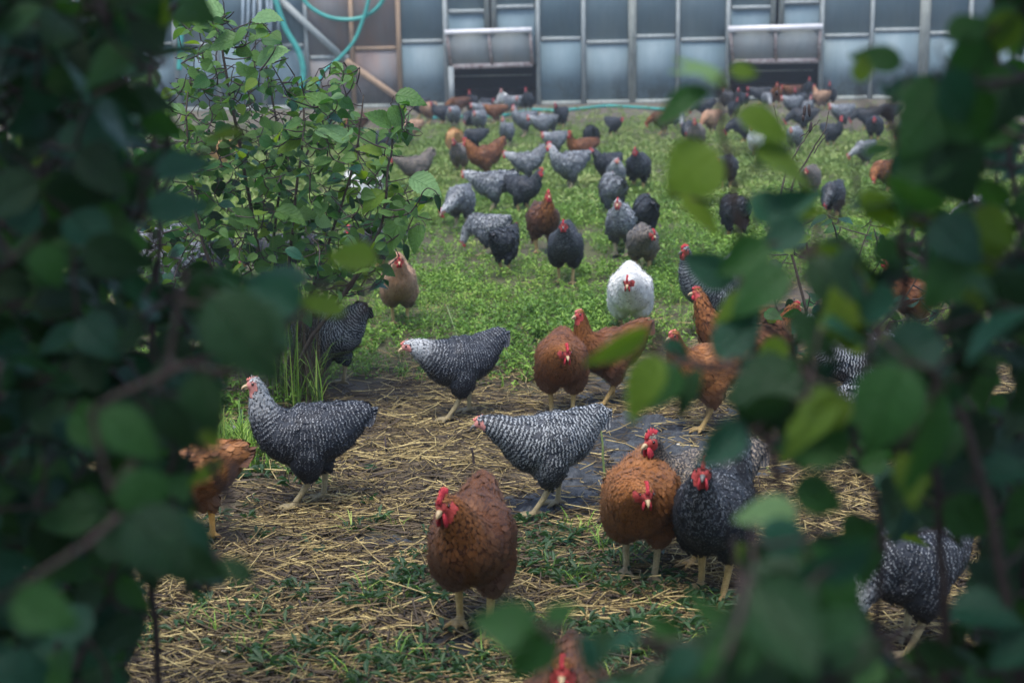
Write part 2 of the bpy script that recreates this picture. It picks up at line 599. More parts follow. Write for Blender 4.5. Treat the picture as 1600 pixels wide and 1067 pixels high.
def build_ground():
    ys = np.concatenate([np.arange(-6, 2.6, 0.4), 2.6 * np.exp(np.linspace(0, math.log(34 / 2.6), 280)), np.array([36, 40, 50, 80, 140, 300, 700])])
    us = np.concatenate([np.linspace(-1, -0.0, 110), np.linspace(0, 1, 111)[1:]])
    U, Yg = np.meshgrid(us, ys)
    half = np.maximum(np.abs(Yg) * 0.75, 4.0)
    Xg = U * half
    Z = gheight(Xg, Yg)
    Z = Z * np.clip(1 - (Yg - 28) / 3, 0, 1)
    V = np.stack([Xg, Yg, Z], -1).reshape(-1, 3)
    ny, nx = Xg.shape
    i, j = np.meshgrid(np.arange(ny - 1), np.arange(nx - 1), indexing='ij')
    Q = np.stack([i * nx + j, i * nx + j + 1, (i + 1) * nx + j + 1, (i + 1) * nx + j], -1).reshape(-1, 4)
    me = mesh_np('ground', V, quads=Q)
    g, mud, st, far = cover(V[:, 0], np.clip(V[:, 1], 2.6, 60))
    set_attr(me, 'cov', np.stack([g, mud, st, far], -1))
    t = NT('ground_soil')
    cg, cm, cs, cf = t.attr('cov')
    v = t.coords('Object')
    n1 = t.noise(5, 6, 0.65, v)
    n2 = t.noise(45, 5, 0.7, v)
    n3 = t.noise(220, 3, 0.7, v)
    soil = t.mix(t.maprange(n1, .3, .7), (0.040, 0.032, 0.024), (0.085, 0.066, 0.045))
    litter = t.mix(t.maprange(n3, .4, .65), (0.035, 0.028, 0.020), (0.15, 0.115, 0.065))
    green = t.mix(t.maprange(n3, .38, .62), (0.028, 0.034, 0.016), (0.11, 0.115, 0.040))
    mudc = t.mix(t.maprange(n2, .35, .7), (0.016, 0.020, 0.026), (0.046, 0.052, 0.062))
    col = t.mix(t.math('MULTIPLY', cs, 0.75), soil, litter)
    col = t.mix(t.math('MULTIPLY', cg, 0.9), col, green)
    col = t.mix(cm, col, mudc)
    fc = t.mix(t.maprange(n1, .35, .65), (0.075, 0.066, 0.050), (0.125, 0.115, 0.085))
    col = t.mix(t.math('MULTIPLY', cf, 0.8), col, fc)
    h = t.math('ADD', t.math('MULTIPLY', n2, 1.0), t.math('MULTIPLY', n3, 0.35))
    rough = t.maprange(cm, 0, 1, 0.9, 0.7)
    mat = t.done(t.bsdf(col, rough, t.bump(h, 1.0, t.maprange(cm, 0, 1, 0.012, 0.035)), 0.35))
    o = link('ground', me, mat)
    tag(o, kind='structure')
    return o


build_ground()


def scatter(n, y0, y1, dens, power=2.0, margin=1.12):
    """n candidate spots in the wedge of ground seen, thinned by dens(X,Y)"""
    # density falls with distance so that each spot keeps its size in view
    a = RNG.random(n)
    Y = y0 * (y1 / y0) ** a if power == 2.0 else y0 + (y1 - y0) * a
    X = (RNG.random(n) * 2 - 1) * (Y * 0.36 * margin + 0.25) + 0.02 * Y
    keep = RNG.random(n) < dens(X, Y)
    return X[keep], Y[keep]


# ------------------------------------------------------------------ straw
def straw_object(name, X, Y, lmin, lmax, w, zmax, mat, seed):
    r = np.random.default_rng(seed)
    n = len(X)
    ang = r.random(n) * math.pi * 2
    # straws tend to lie across, some tangled
    ang = np.where(r.random(n) < 0.3, r.normal(0, 0.6, n), ang)
    L = lmin + (lmax - lmin) * r.random(n) ** 1.6
    pitch = r.normal(0, 0.16, n)
    bend = r.normal(0, 0.22, n)
    z0 = gheight(X, Y) + 0.004 + zmax * r.random(n) ** 2
    W = w * (0.6 + 0.8 * r.random(n))
    ts = np.array([-0.5, 0.0, 0.5])
    d = np.stack([np.cos(ang), np.sin(ang)], -1)
    s = np.stack([-np.sin(ang), np.cos(ang)], -1)
    rings = []
    for tt in ts:
        cx = X + d[:, 0] * L * tt + s[:, 0] * L * bend * (tt * tt * 4 - 1) * .5
        cy = Y + d[:, 1] * L * tt + s[:, 1] * L * bend * (tt * tt * 4 - 1) * .5
        cz = np.maximum(z0 + L * tt * pitch, gheight(cx, cy) + 0.002)
        for k, (a, b) in enumerate(((-1, 0), (1, 0), (0, 1.1))):
            rings.append(np.stack([cx + s[:, 0] * a * W / 2, cy + s[:, 1] * a * W / 2, cz + b * W * 0.8], -1))
    V = np.stack(rings, 1)        # n,9,3
    Q = []
    for seg in range(2):
        b = seg * 3
        for k in range(3):
            k2 = (k + 1) % 3
            Q.append((b + k, b + k2, b + 3 + k2, b + 3 + k))
    Q = np.array(Q)
    QQ = (Q[None] + (np.arange(n) * 9)[:, None, None]).reshape(-1, 4)
    me = mesh_np(name, V.reshape(-1, 3), quads=QQ, smooth=False)
    rr = np.repeat(r.random(n), 9)
    set_attr(me, 'lr', np.stack([rr, rr, rr, rr], -1))
    o = link(name, me, mat)
    tag(o, kind='stuff')
    return o


def straw_mat(name, stops):
    t = NT(name)
    r, _, _, _ = t.attr('lr')
    n = t.noise(25, 3, .6, t.coords('Object'))
    col = t.ramp(r, stops)
    col = t.mix(t.maprange(n, .3, .7, 0, .6), col, tuple(x * .45 for x in stops[1][1]))
    return t.done(t.bsdf(col, 0.55, None, 0.4))


M_STRAW = straw_mat('straw_dry', [(0.0, (0.045, 0.035, 0.022)), (0.35, (0.15, 0.108, 0.048)), (0.7, (0.35, 0.265, 0.105)), (1.0, (0.68, 0.55, 0.24))])
sx, sy = scatter(60000, 2.9, 9.5, lambda X, Y: (.10 + cover(X, Y)[2] * 0.8) * np.clip(1.1 - 0.75 * cover(X, Y)[0], 0, 1) * np.clip(0.25 + 1.6 * (fbm(X * 3, Y * 3 + 9, 3) - .2), 0.1, 1))
so = straw_object('straw', sx, sy, 0.05, 0.24, 0.0032, 0.030, M_STRAW, 3)
tag(so, 'dry trampled straw lying over the near ground', 'straw')
sx, sy = scatter(22000, 2.9, 8.5, lambda X, Y: cover(X, Y)[2] * 0.6)
M_STRAWD = straw_mat('straw_wet', [(0.0, (0.03, 0.022, 0.016)), (0.5, (0.07, 0.05, 0.032)), (1.0, (0.12, 0.09, 0.05))])
so = straw_object('wet_straw', sx, sy, 0.05, 0.24, 0.0055, 0.010, M_STRAWD, 4)
tag(so, 'dark wet stalks trodden in among the dry straw', 'straw')


# ------------------------------------------------------------------ weeds and grass on the ground
def weeds_object(name, X, Y, per, size, height, mat, seed, narrow=0.42, spread=1.0):
    """little plants: each has `per` folded leaves round a low stem"""
    r = np.random.default_rng(seed)
    n = len(X)
    N = n * per
    px = np.repeat(X, per)
    py = np.repeat(Y, per)
    vig = np.repeat(0.55 + 0.9 * fbm(X * 1.7 + 9, Y * 1.7, 3), per)
    hgt = height * vig
    zz = gheight(px, py) + hgt * (r.random(N) ** 0.8)
    a = r.random(N) * 2 * math.pi
    S = size * vig * (0.6 + 0.8 * r.random(N)) * (0.9 + np.repeat(r.random(n), per) * 0.5)
    off = spread * size * 0.5 * r.random(N)
    bx, by = px + np.cos(a) * off, py + np.sin(a) * off
    el = r.uniform(-0.2, 0.95, N)
    d = np.stack([np.cos(a) * np.cos(el), np.sin(a) * np.cos(el), np.sin(el)], -1)
    s = np.stack([-np.sin(a), np.cos(a), r.normal(0, .25, N)], -1)
    nrm = np.cross(d, s)
    B = np.stack([bx, by, zz], -1)
    w = S * narrow * 0.5
    v0 = B
    v1 = B + d * (S * .5)[:, None] + s * w[:, None] + nrm * (S * 0.10)[:, None]
    v2 = B + d * (S * .5)[:, None] - s * w[:, None] + nrm * (S * 0.10)[:, None]
    v3 = B + d * S[:, None] - np.array([0, 0, 1]) * (S * .22)[:, None]
    V = np.stack([v0, v1, v2, v3], 1).reshape(-1, 3)
    V[:, 2] = np.maximum(V[:, 2], gheight(V[:, 0], V[:, 1]) + 0.003)
    base = (np.arange(N) * 4)[:, None]
    T = np.concatenate([base + np.array([[0, 1, 3]]), base + np.array([[0, 3, 2]])])
    me = mesh_np(name, V, tris=T, smooth=False)
    rr = np.repeat(np.clip(r.random(n) * .7 + (fbm(X * .9 + 3, Y * .9, 3) - .5) * 1.4 + .15, 0, 1), per * 4) * .65 + np.repeat(r.random(N), 4) * .35
    set_attr(me, 'lr', np.stack([rr, rr, rr, rr], -1))
    o = link(name, me, mat)
    tag(o, kind='stuff')
    return o


def mud_patch():
    xs, ys = np.arange(-.5, 2.0, .013), np.arange(4.5, 7.3, .015)
    X, Y = np.meshgrid(xs, ys)
    _, mud, _, _ = cover(X, Y)
    n = fbm(X * 17, Y * 13, 4)
    Z = gheight(X, Y) + (n - .42) * .11 * mud - .012 * (1 - mud)
    ny, nx = X.shape
    i, j = np.meshgrid(np.arange(ny - 1), np.arange(nx - 1), indexing='ij')
    Q = np.stack([i * nx + j, i * nx + j + 1, (i + 1) * nx + j + 1, (i + 1) * nx + j], -1)
    keep = (mud[:-1, :-1] > .08).ravel()
    me = mesh_np('mud', np.stack([X, Y, Z], -1).reshape(-1, 3), quads=Q.reshape(-1, 4)[keep])
    t = NT('wet_mud')
    v = t.coords('Object')
    a, b = t.noise(38, 5, .7, v), t.noise(150, 3, .7, v)
    col = t.mix(t.maprange(a, .35, .7), (0.012, 0.016, 0.022), (0.085, 0.095, 0.105))
    o = link('mud', me, t.done(t.bsdf(col, .6, t.bump(t.math('ADD', a, b), .9, .012), .45)))
    tag(o, kind='structure')


mud_patch()


def weed_mat(name, stops, tc):
    t = NT(name)
    r, _, _, _ = t.attr('lr')
    n = t.noise(1.4, 4, .6, t.coords('Object'))
    f = t.math('ADD', t.math('MULTIPLY', r, 0.7), t.math('MULTIPLY', t.maprange(n, .3, .7), 0.3))
    col = t.ramp(f, stops)
    p = t.bsdf(col, 0.55, None, 0.4)
    tr = t.n('BsdfTranslucent')
    t.set(tr, 'Color', tc)
    mx = t.n('MixShader')
    mx.inputs[0].default_value = 0.3
    t.t.links.new(p, mx.inputs[1])
    t.t.links.new(tr.outputs[0], mx.inputs[2])
    return t.done(mx.outputs[0])


M_WEED = weed_mat('weed_leaf', [(0, (0.016, 0.048, 0.010)), (0.3, (0.070, 0.165, 0.020)), (0.65, (0.19, 0.34, 0.040)), (1, (0.42, 0.48, 0.12))], (0.10, 0.20, 0.03))
M_WEEDD = weed_mat('weed_leaf_dark', [(0, (0.012, 0.036, 0.016)), (0.5, (0.024, 0.070, 0.026)), (1, (0.06, 0.12, 0.04))], (0.05, 0.12, 0.03))
M_TURF = weed_mat('far_turf_leaf', [(0, (0.05, 0.10, 0.022)), (0.4, (0.14, 0.235, 0.045)), (0.75, (0.28, 0.33, 0.11)), (1, (0.46, 0.44, 0.22))], (0.12, 0.20, 0.04))
X, Y = scatter(30000, 6.3, 15, lambda X, Y: cover(X, Y)[0] ** 1.2 * np.clip(4.0 * (fbm(X * 2.2 + 7, Y * 2.2, 3) - .32), 0.16, 1))
tag(weeds_object('low_weeds', X, Y, 12, 0.024, 0.080, M_WEED, 11), 'bright green low leafy weeds covering the middle of the run', 'weeds')
X, Y = scatter(5200, 2.9, 6.6, lambda X, Y: cover(X, Y)[0] * .9)
tag(weeds_object('dark_weeds', X, Y, 8, 0.036, 0.035, M_WEEDD, 12, narrow=.26), 'dark green trampled weeds in the near straw', 'weeds')
X, Y = scatter(48000, 12.5, 29.5, lambda X, Y: np.clip(cover(X, Y)[0] + .08, 0, 1))
tag(weeds_object('far_turf', X, Y, 5, 0.050, 0.055, M_TURF, 13, narrow=.3), 'short yellowish green turf before the glasshouse', 'turf')


def blades_object(name, X, Y, per, L, w, mat, seed, lean=0.5):
    r = np.random.default_rng(seed)
    n = len(X)
    N = n * per
    bx = np.repeat(X, per) + r.normal(0, 0.012, N)
    by = np.repeat(Y, per) + r.normal(0, 0.012, N)
    a = r.random(N) * 2 * math.pi
    LL = L * (0.5 + r.random(N))
    d = np.stack([np.cos(a), np.sin(a)], -1)
    s = np.stack([-np.sin(a), np.cos(a)], -1)
    le = lean * (0.3 + r.random(N))
    z0 = gheight(bx, by)
    rows = []
    for f, ww in ((0, 1.0), (0.4, .9), (0.75, .6)):
        for sg in (-1, 1):
            rows.append(np.stack([bx + d[:, 0] * LL * le * f * f + s[:, 0] * sg * w * ww / 2, by + d[:, 1] * LL * le * f * f + s[:, 1] * sg * w * ww / 2,
                                  z0 + LL * f * (1 - 0.35 * le * f)], -1))
    rows.append(np.stack([bx + d[:, 0] * LL * le, by + d[:, 1] * LL * le, z0 + LL * (1 - 0.55 * le)], -1))
    V = np.stack(rows, 1).reshape(-1, 3)
    b = (np.arange(N) * 7)[:, None]
    Q = np.concatenate([b + np.array([[0, 1, 3, 2]]), b + np.array([[2, 3, 5, 4]])])
    T = b + np.array([[4, 5, 6]])
    me = mesh_np(name, V, quads=Q, tris=T, smooth=False)
    rr = np.repeat(r.random(N), 7)
    set_attr(me, 'lr', np.stack([rr, rr, rr, rr], -1))
    o = link(name, me, mat)
    tag(o, kind='stuff')
    return o


X, Y = scatter(12000, 3.0, 24, lambda X, Y: cover(X, Y)[0] * np.where(Y < 6.6, .16, .8))
tag(blades_object('grass_blades', X, Y, 5, 0.085, 0.0045, M_WEED, 21, .9), 'loose grass blades standing through the weeds', 'grass')

# ------------------------------------------------------------------ the glasshouse wall
WY = 31.0
M_POST = simple('weathered_white_wood', (0.19, 0.22, 0.22), (0.33, 0.36, 0.355), 9, 0.75, 0.3, 0.01, vscale=(4, 4, .6))
M_POSTG = simple('weathered_grey_wood', (0.16, 0.18, 0.165), (0.30, 0.32, 0.29), 7, 0.8, 0.3, 0.01, vscale=(4, 4, .6))
M_ORANGE = simple('bare_orange_wood', (0.24, 0.17, 0.12), (0.36, 0.25, 0.16), 7, 0.8, 0.3, 0.01, vscale=(4, 4, .6))
M_FRAME = simple('flaking_sash_wood', (0.16, 0.10, 0.09), (0.46, 0.42, 0.40), 14, 0.8, 0.3, 0.01)
M_SKYBAR = simple('sky_lit_bar', (0.55, 0.55, 0.56), (0.74, 0.73, 0.74), 6, 0.5, 0.1, 0.01)  # pale colour stands in for sky light caught by the top bar
M_HOSE = simple('teal_hose_plastic', (0.03, 0.22, 0.20), (0.05, 0.32, 0.28), 12, 0.4, 0.1, 0.003)
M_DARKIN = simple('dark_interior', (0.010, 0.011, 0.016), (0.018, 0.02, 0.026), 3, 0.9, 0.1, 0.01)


def pane_mat(name, top, bot, stain, stf=0.35, rough=0.65):
    t = NT(name)
    v = t.coords('Object', (1.4, 1.0, 0.35))
    n = t.noise(1.6, 5, .6, v)
    n2 = t.noise(6, 5, .65, t.coords('Object', (2.5, 1, .25)))
    g = t.noise(1.1, 3, .5, t.coords('Object'))
    col = t.mix(t.maprange(g, .3, .7), top, bot)
    col = t.mix(t.maprange(n, .45, .75, 0, stf), col, stain)
    col = t.mix(t.maprange(n2, .5, .8, 0, .35), col, tuple(x * .6 for x in top))
    sx_ = t.n('SeparateXYZ')
    t.set(sx_, 0, t.coords('Object'))
    n4 = t.noise(3.2, 5, .7, t.coords('Object', (1, 1, .8)))
    low = t.math('MULTIPLY', t.maprange(sx_.outputs[2], 0.75, 0.05), t.maprange(n4, .42, .58))
    col = t.mix(t.math('MULTIPLY', low, .75), col, (0.05, 0.06, 0.055))
    return t.done(t.bsdf(col, rough, t.bump(n2, .05, .02), 0.3))


PANES = [pane_mat('pane_blue_grey', (0.115, 0.172, 0.200), (0.145, 0.205, 0.230), (0.24, 0.285, 0.30)),
         pane_mat('pane_slate', (0.100, 0.158, 0.190), (0.130, 0.190, 0.215), (0.21, 0.26, 0.28)),
         pane_mat('pane_misty', (0.130, 0.188, 0.215), (0.165, 0.225, 0.245), (0.28, 0.32, 0.33))]
PANE_RUST = pane_mat('pane_rusty', (0.20, 0.165, 0.155), (0.17, 0.18, 0.185), (0.24, 0.14, 0.10), 0.7)
PANE_SASH = pane_mat('pane_sash', (0.20, 0.23, 0.235), (0.26, 0.285, 0.28), (0.26, 0.22, 0.20))


def WX(px):
    return atY(px, 90, WY).x


def WZ(px, py):
    return atY(px, py, WY).z


def greenhouse():
    root = empty('glasshouse', (WX(900), WY, 0))
    tag(root, 'long blue-grey glazed poultry house with two raised pop-hole sashes', 'greenhouse')
    bx, by = WX(900), WY
    ztop = 3.3

    def part(mb, name, mat, par=root):
        o = mb.build(name, mat, par, smooth=False)
        o.matrix_parent_inverse = root.matrix_basis.inverted() if par is root else Matrix.Identity(4)
        return o
    root_inv = Matrix.Translation((-bx, -by, 0))
    posts = [(-190, 12, 0), (-110, 9, 0), (-30, 10, 0), (50, 10, 0), (120, 9, 0), (200, 10, 0), (275, 10, 0), (340, 9, 0), (410, 9, 0), (480, 8, 0), (551, 9, 2), (624, 10, 2), (697, 10, 0), (841, 9, 0), (912, 9, 0), (988, 17, 1), (1059, 8, 0), (1137, 9, 0),
             (1283, 9, 0), (1361, 8, 0), (1443, 22, 1), (1514, 9, 0), (1590, 10, 0), (1670, 10, 0), (1750, 10, 0), (1830, 10, 0)]
    H1 = (700, 838)
    H2 = (1142, 1281)
    for (px, w, k) in posts:
        x = WX(px)
        ww = w / F * WY * .72
        mb = MB().box((x - ww / 2, WY - 0.022, -0.05), (x + ww / 2, WY + 0.05, ztop))
        part(mb, 'post', (M_POST, M_POSTG, M_ORANGE)[k])
    for px in (762, 773, 1206, 1219):
        x = WX(px)
        zb = WZ(px, 46)
        part(MB().box((x - .055, WY - .045, zb), (x + .055, WY + .045, ztop)), 'post', M_POSTG)
    rails = {(624, 697): 65, (841, 912): 61, (912, 988): 66, (988, 1059): 57, (1059, 1137): 62, (1283, 1361): 56, (1361, 1443): 47,
             (1443, 1514): 52, (1514, 1590): 50, (1590, 1670): 46, (1670, 1750): 46, (1750, 1830): 46, (551, 624): 76, (410, 480): 72, (480, 551): 90, (340, 410): 66, (275, 340): 70, (200, 275): 70,
             (120, 200): 70, (50, 120): 72, (-30, 50): 72, (-110, -30): 72, (-190, -110): 72}
    for k, ((a, b), y) in enumerate(rails.items()):
        xa, xb = WX(a) + .07, WX(b) - .07
        z = WZ((a + b) / 2, y)
        part(MB().box((xa, WY - .014, z - .04), (xb, WY + .04, z + .04)), 'rail', M_ORANGE if a in (551,) else M_POST)
        # panes above and below, each set slightly off the next
        pm = (PANES[k % 3] if a > 340 else PANES[1]) if a not in (480, 551) else PANE_RUST
        pm2 = PANES[(k * 7 + 1) % 3] if a not in (551,) else PANE_RUST
        dy = random.uniform(0.0, .02)
        part(MB().box((xa - .02, WY + dy, 0.08), (xb + .02, WY + .012 + dy, z - .045)), 'pane', pm)
        part(MB().box((xa - .02, WY + .006 + dy, z + .045), (xb + .02, WY + .018 + dy, ztop)), 'pane', pm2 if k % 4 == 0 else pm)
        part(MB().box((xa - .005, WY - .03, -.03), (xb + .005, WY + .03, 0.08)), 'sill_board', M_POSTG)
    # bays over the pop holes
    for (a, b, ya, h) in ((697, 768, 18, H1), (768, 841, 11, H1), (1137, 1212, 12, H2), (1212, 1283, 4, H2)):
        xa, xb = WX(a) + .08, WX(b) - .08
        z = WZ((a + b) / 2, ya)
        zt = WZ((a + b) / 2, 100)
        part(MB().box((xa, WY - .04, z - .04), (xb, WY + .04, z + .04)), 'rail', M_POST)
        part(MB().box((xa - .02, WY + .005, zt), (xb + .02, WY + .017, z - .04)), 'pane', PANES[1])
        part(MB().box((xa - .02, WY + .008, z + .04), (xb + .02, WY + .02, ztop)), 'pane', PANES[0])
    # sashes
    for (h, tl, tr, bl, br, wh) in ((H1, (698, 51), (828, 47), (705, 105), (832, 101), 0), (H2, (1141, 46), (1282, 42), (1145, 97), (1279, 95), 1)):
        o = .22
        TL, TR = np.array(atY(*tl, WY - .08 - o)), np.array(atY(*tr, WY - .08 - o))
        BL, BR = np.array(atY(*bl, WY - .09)), np.array(atY(*br, WY - .09))
        sash = MB().beam(BL, BR, .10, .05).beam(TL, BL, .06, .05).beam(TR, BR, .06, .05).beam((TL + TR) / 2, (BL + BR) / 2, .055, .045)
        so_ = part(sash, 'sash', M_FRAME)
        part(MB().beam(TL - [.04, 0, 0], TR + [.04, 0, 0], .12 if wh else .10, .10), 'top_bar', M_SKYBAR)
        for q0, q1 in ((0.02, .48), (.52, .98)):
            a0, a1 = TL + (TR - TL) * q0, TL + (TR - TL) * q1
            b0, b1 = BL + (BR - BL) * q0, BL + (BR - BL) * q1
            V = [a0, a1, b1, b0] + [p + np.array([0, .012, 0]) for p in (a0, a1, b1, b0)]
            part(MB().add(V, [(0, 1, 2, 3), (7, 6, 5, 4), (0, 4, 5, 1), (1, 5, 6, 2), (2, 6, 7, 3), (3, 7, 4, 0)]), 'sash_pane', PANE_SASH)
        # slatted threshold seen in the dark
        part(MB().box((BL[0], WY + .1, .02), (BR[0], WY + .2, .10)), 'threshold', M_POSTG)
        part(MB().box((BL[0], WY + .45, WZ(700, 122)), (BR[0], WY + .5, WZ(700, 120))), 'roost_rail', M_POSTG)
    # left hatch side post is doubled and pale
    part(MB().box((WX(700) - .0, WY - .12, -.02), (WX(700) + .12, WY - .055, WZ(700, 104))), 'post', M_POST)
    # brace
    P = np.array(atY(425, -12, WY - .09))
    Q = np.array(atY(540, 95, WY - .09))
    R_ = np.array(atY(648, 172, WY - .09))
    part(MB().beam(P, Q, .14, .05), 'brace', M_POST)
    part(MB().beam(Q, R_, .13, .05), 'brace', M_ORANGE)
    # inside: floor, back wall, ends, roof slopes
    xl, xr = WX(-190), WX(1830)
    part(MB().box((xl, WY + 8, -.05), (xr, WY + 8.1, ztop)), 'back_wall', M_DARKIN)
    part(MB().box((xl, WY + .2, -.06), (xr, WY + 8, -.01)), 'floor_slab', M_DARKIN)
    for x in (xl, xr):
        part(MB().box((x - .05, WY + .06, -.05), (x + .05, WY + 8, ztop)), 'end_wall', PANES[0])
    for (ya, za, yb, zb_) in ((WY - .06, ztop, WY + 4, 5.0), (WY + 8.3, ztop, WY + 4, 5.0)):
        V = [(xl - .2, ya, za), (xr + .2, ya, za), (xr + .2, yb, zb_), (xl - .2, yb, zb_)]
        V += [(a, b, c + .06) for a, b, c in V]
        part(MB().add(V, [(0, 3, 2, 1), (4, 5, 6, 7), (0, 1, 5, 4), (1, 2, 6, 5), (2, 3, 7, 6), (3, 0, 4, 7)]), 'roof', PANES[1])
    return root


greenhouse()


def hose(name, pts, r, label, mat=M_HOSE):
    P = catmull([tuple(p) for p in pts], len(pts) * 8)
    c = P[0].copy()
    o = MB().tube(P - c, r, 8).build(name, mat)
    o.location = c
    tag(o, label, 'hose')
    return o


hw = WY - .16
hose('hose', [gpt(x, y, .03) for x, y in ((672, 186), (700, 181), (740, 184), (800, 179), (830, 172), (870, 173), (910, 170), (945, 166), (975, 167), (1008, 169), (1040, 172))], .032,
     'teal hose lying along the foot of the glasshouse wall')
hose('hose', [atY(x, y, hw) for x, y in ((455, -30), (478, 5), (505, 24), (535, 31), (565, 28), (590, 12), (604, -12), (610, -40))], .045, 'teal hose hanging in a wide loop on the glasshouse wall')
hose('hose', [atY(x, y, hw - .1) for x, y in ((580, -40), (576, 0), (566, 35), (553, 65), (532, 90), (505, 115), (490, 150))], .04, 'teal hose crossing the wide loop and slanting down left')
hose('hose', [atY(x, y, hw - .05) for x, y in ((420, -40), (432, 5), (446, 45), (466, 80), (474, 110), (471, 140), (468, 172))], .065, 'thick teal hose dropping behind the middle shrub top')
hose('hose', [atY(x, y, hw) for x, y in ((281, -30), (282, 20), (283, 60), (280, 110))], .06, 'straight teal pipe hanging left of the shrub top')
pp = empty('plastic_sheet', atY(400, 60, hw))
tag(pp, 'gathered pale plastic sheet hanging on the glasshouse behind the shrub', 'plastic sheet')
mbs = MB()
for k in range(7):
    x = 380 + k * 9
    a = np.array(atY(x, -30, hw)) - np.array(pp.location)
    b = np.array(atY(x + random.uniform(-6, 6), 80, hw)) - np.array(pp.location)
    mbs.tube([a, (a + b) / 2 + [.02, -.03, 0], b], [(.05, .03)] * 3, 8)
mbs.build('fold', simple('pale_plastic', (0.20, 0.27, 0.32), (0.32, 0.38, 0.42), 4, .35, .2, .02), pp)

# ------------------------------------------------------------------ hens
def nz3(v):
    v = np.asarray(v, float)
    return v / (np.linalg.norm(v) + 1e-12)


POSE = {
    #          neck stations after the chest (x, z, rw, rh)                                   head (x, z)   face direction
    'alert': ([(.138, .335, .052, .056), (.150, .385, .037, .039), (.158, .425, .028, .030)], (.168, .450), (1, 0, -.10)),
    'walk': ([(.140, .325, .054, .058), (.158, .368, .038, .041), (.170, .402, .029, .031)], (.183, .425), (1, 0, -.16)),
    'low': ([(.140, .300, .060, .064), (.178, .322, .044, .048), (.208, .335, .032, .034)], (.232, .340), (1, 0, -.38)),
    'front': ([(.134, .328, .054, .058), (.156, .368, .040, .043), (.172, .396, .031, .033)], (.190, .410), (1, 0, -.34)),
    'tucked': ([(.136, .296, .064, .068), (.166, .314, .050, .052), (.188, .326, .036, .037)], (.208, .330), (1, 0, -.45)),
    'peck': ([(.150, .235, .060, .062), (.192, .190, .044, .046), (.215, .135, .030, .032)], (.226, .098), (.55, 0, -.84)),
    'graze': ([(.150, .255, .058, .062), (.198, .225, .044, .046), (.228, .190, .030, .032)], (.246, .165), (.75, 0, -.66)),
}
_cache = {}


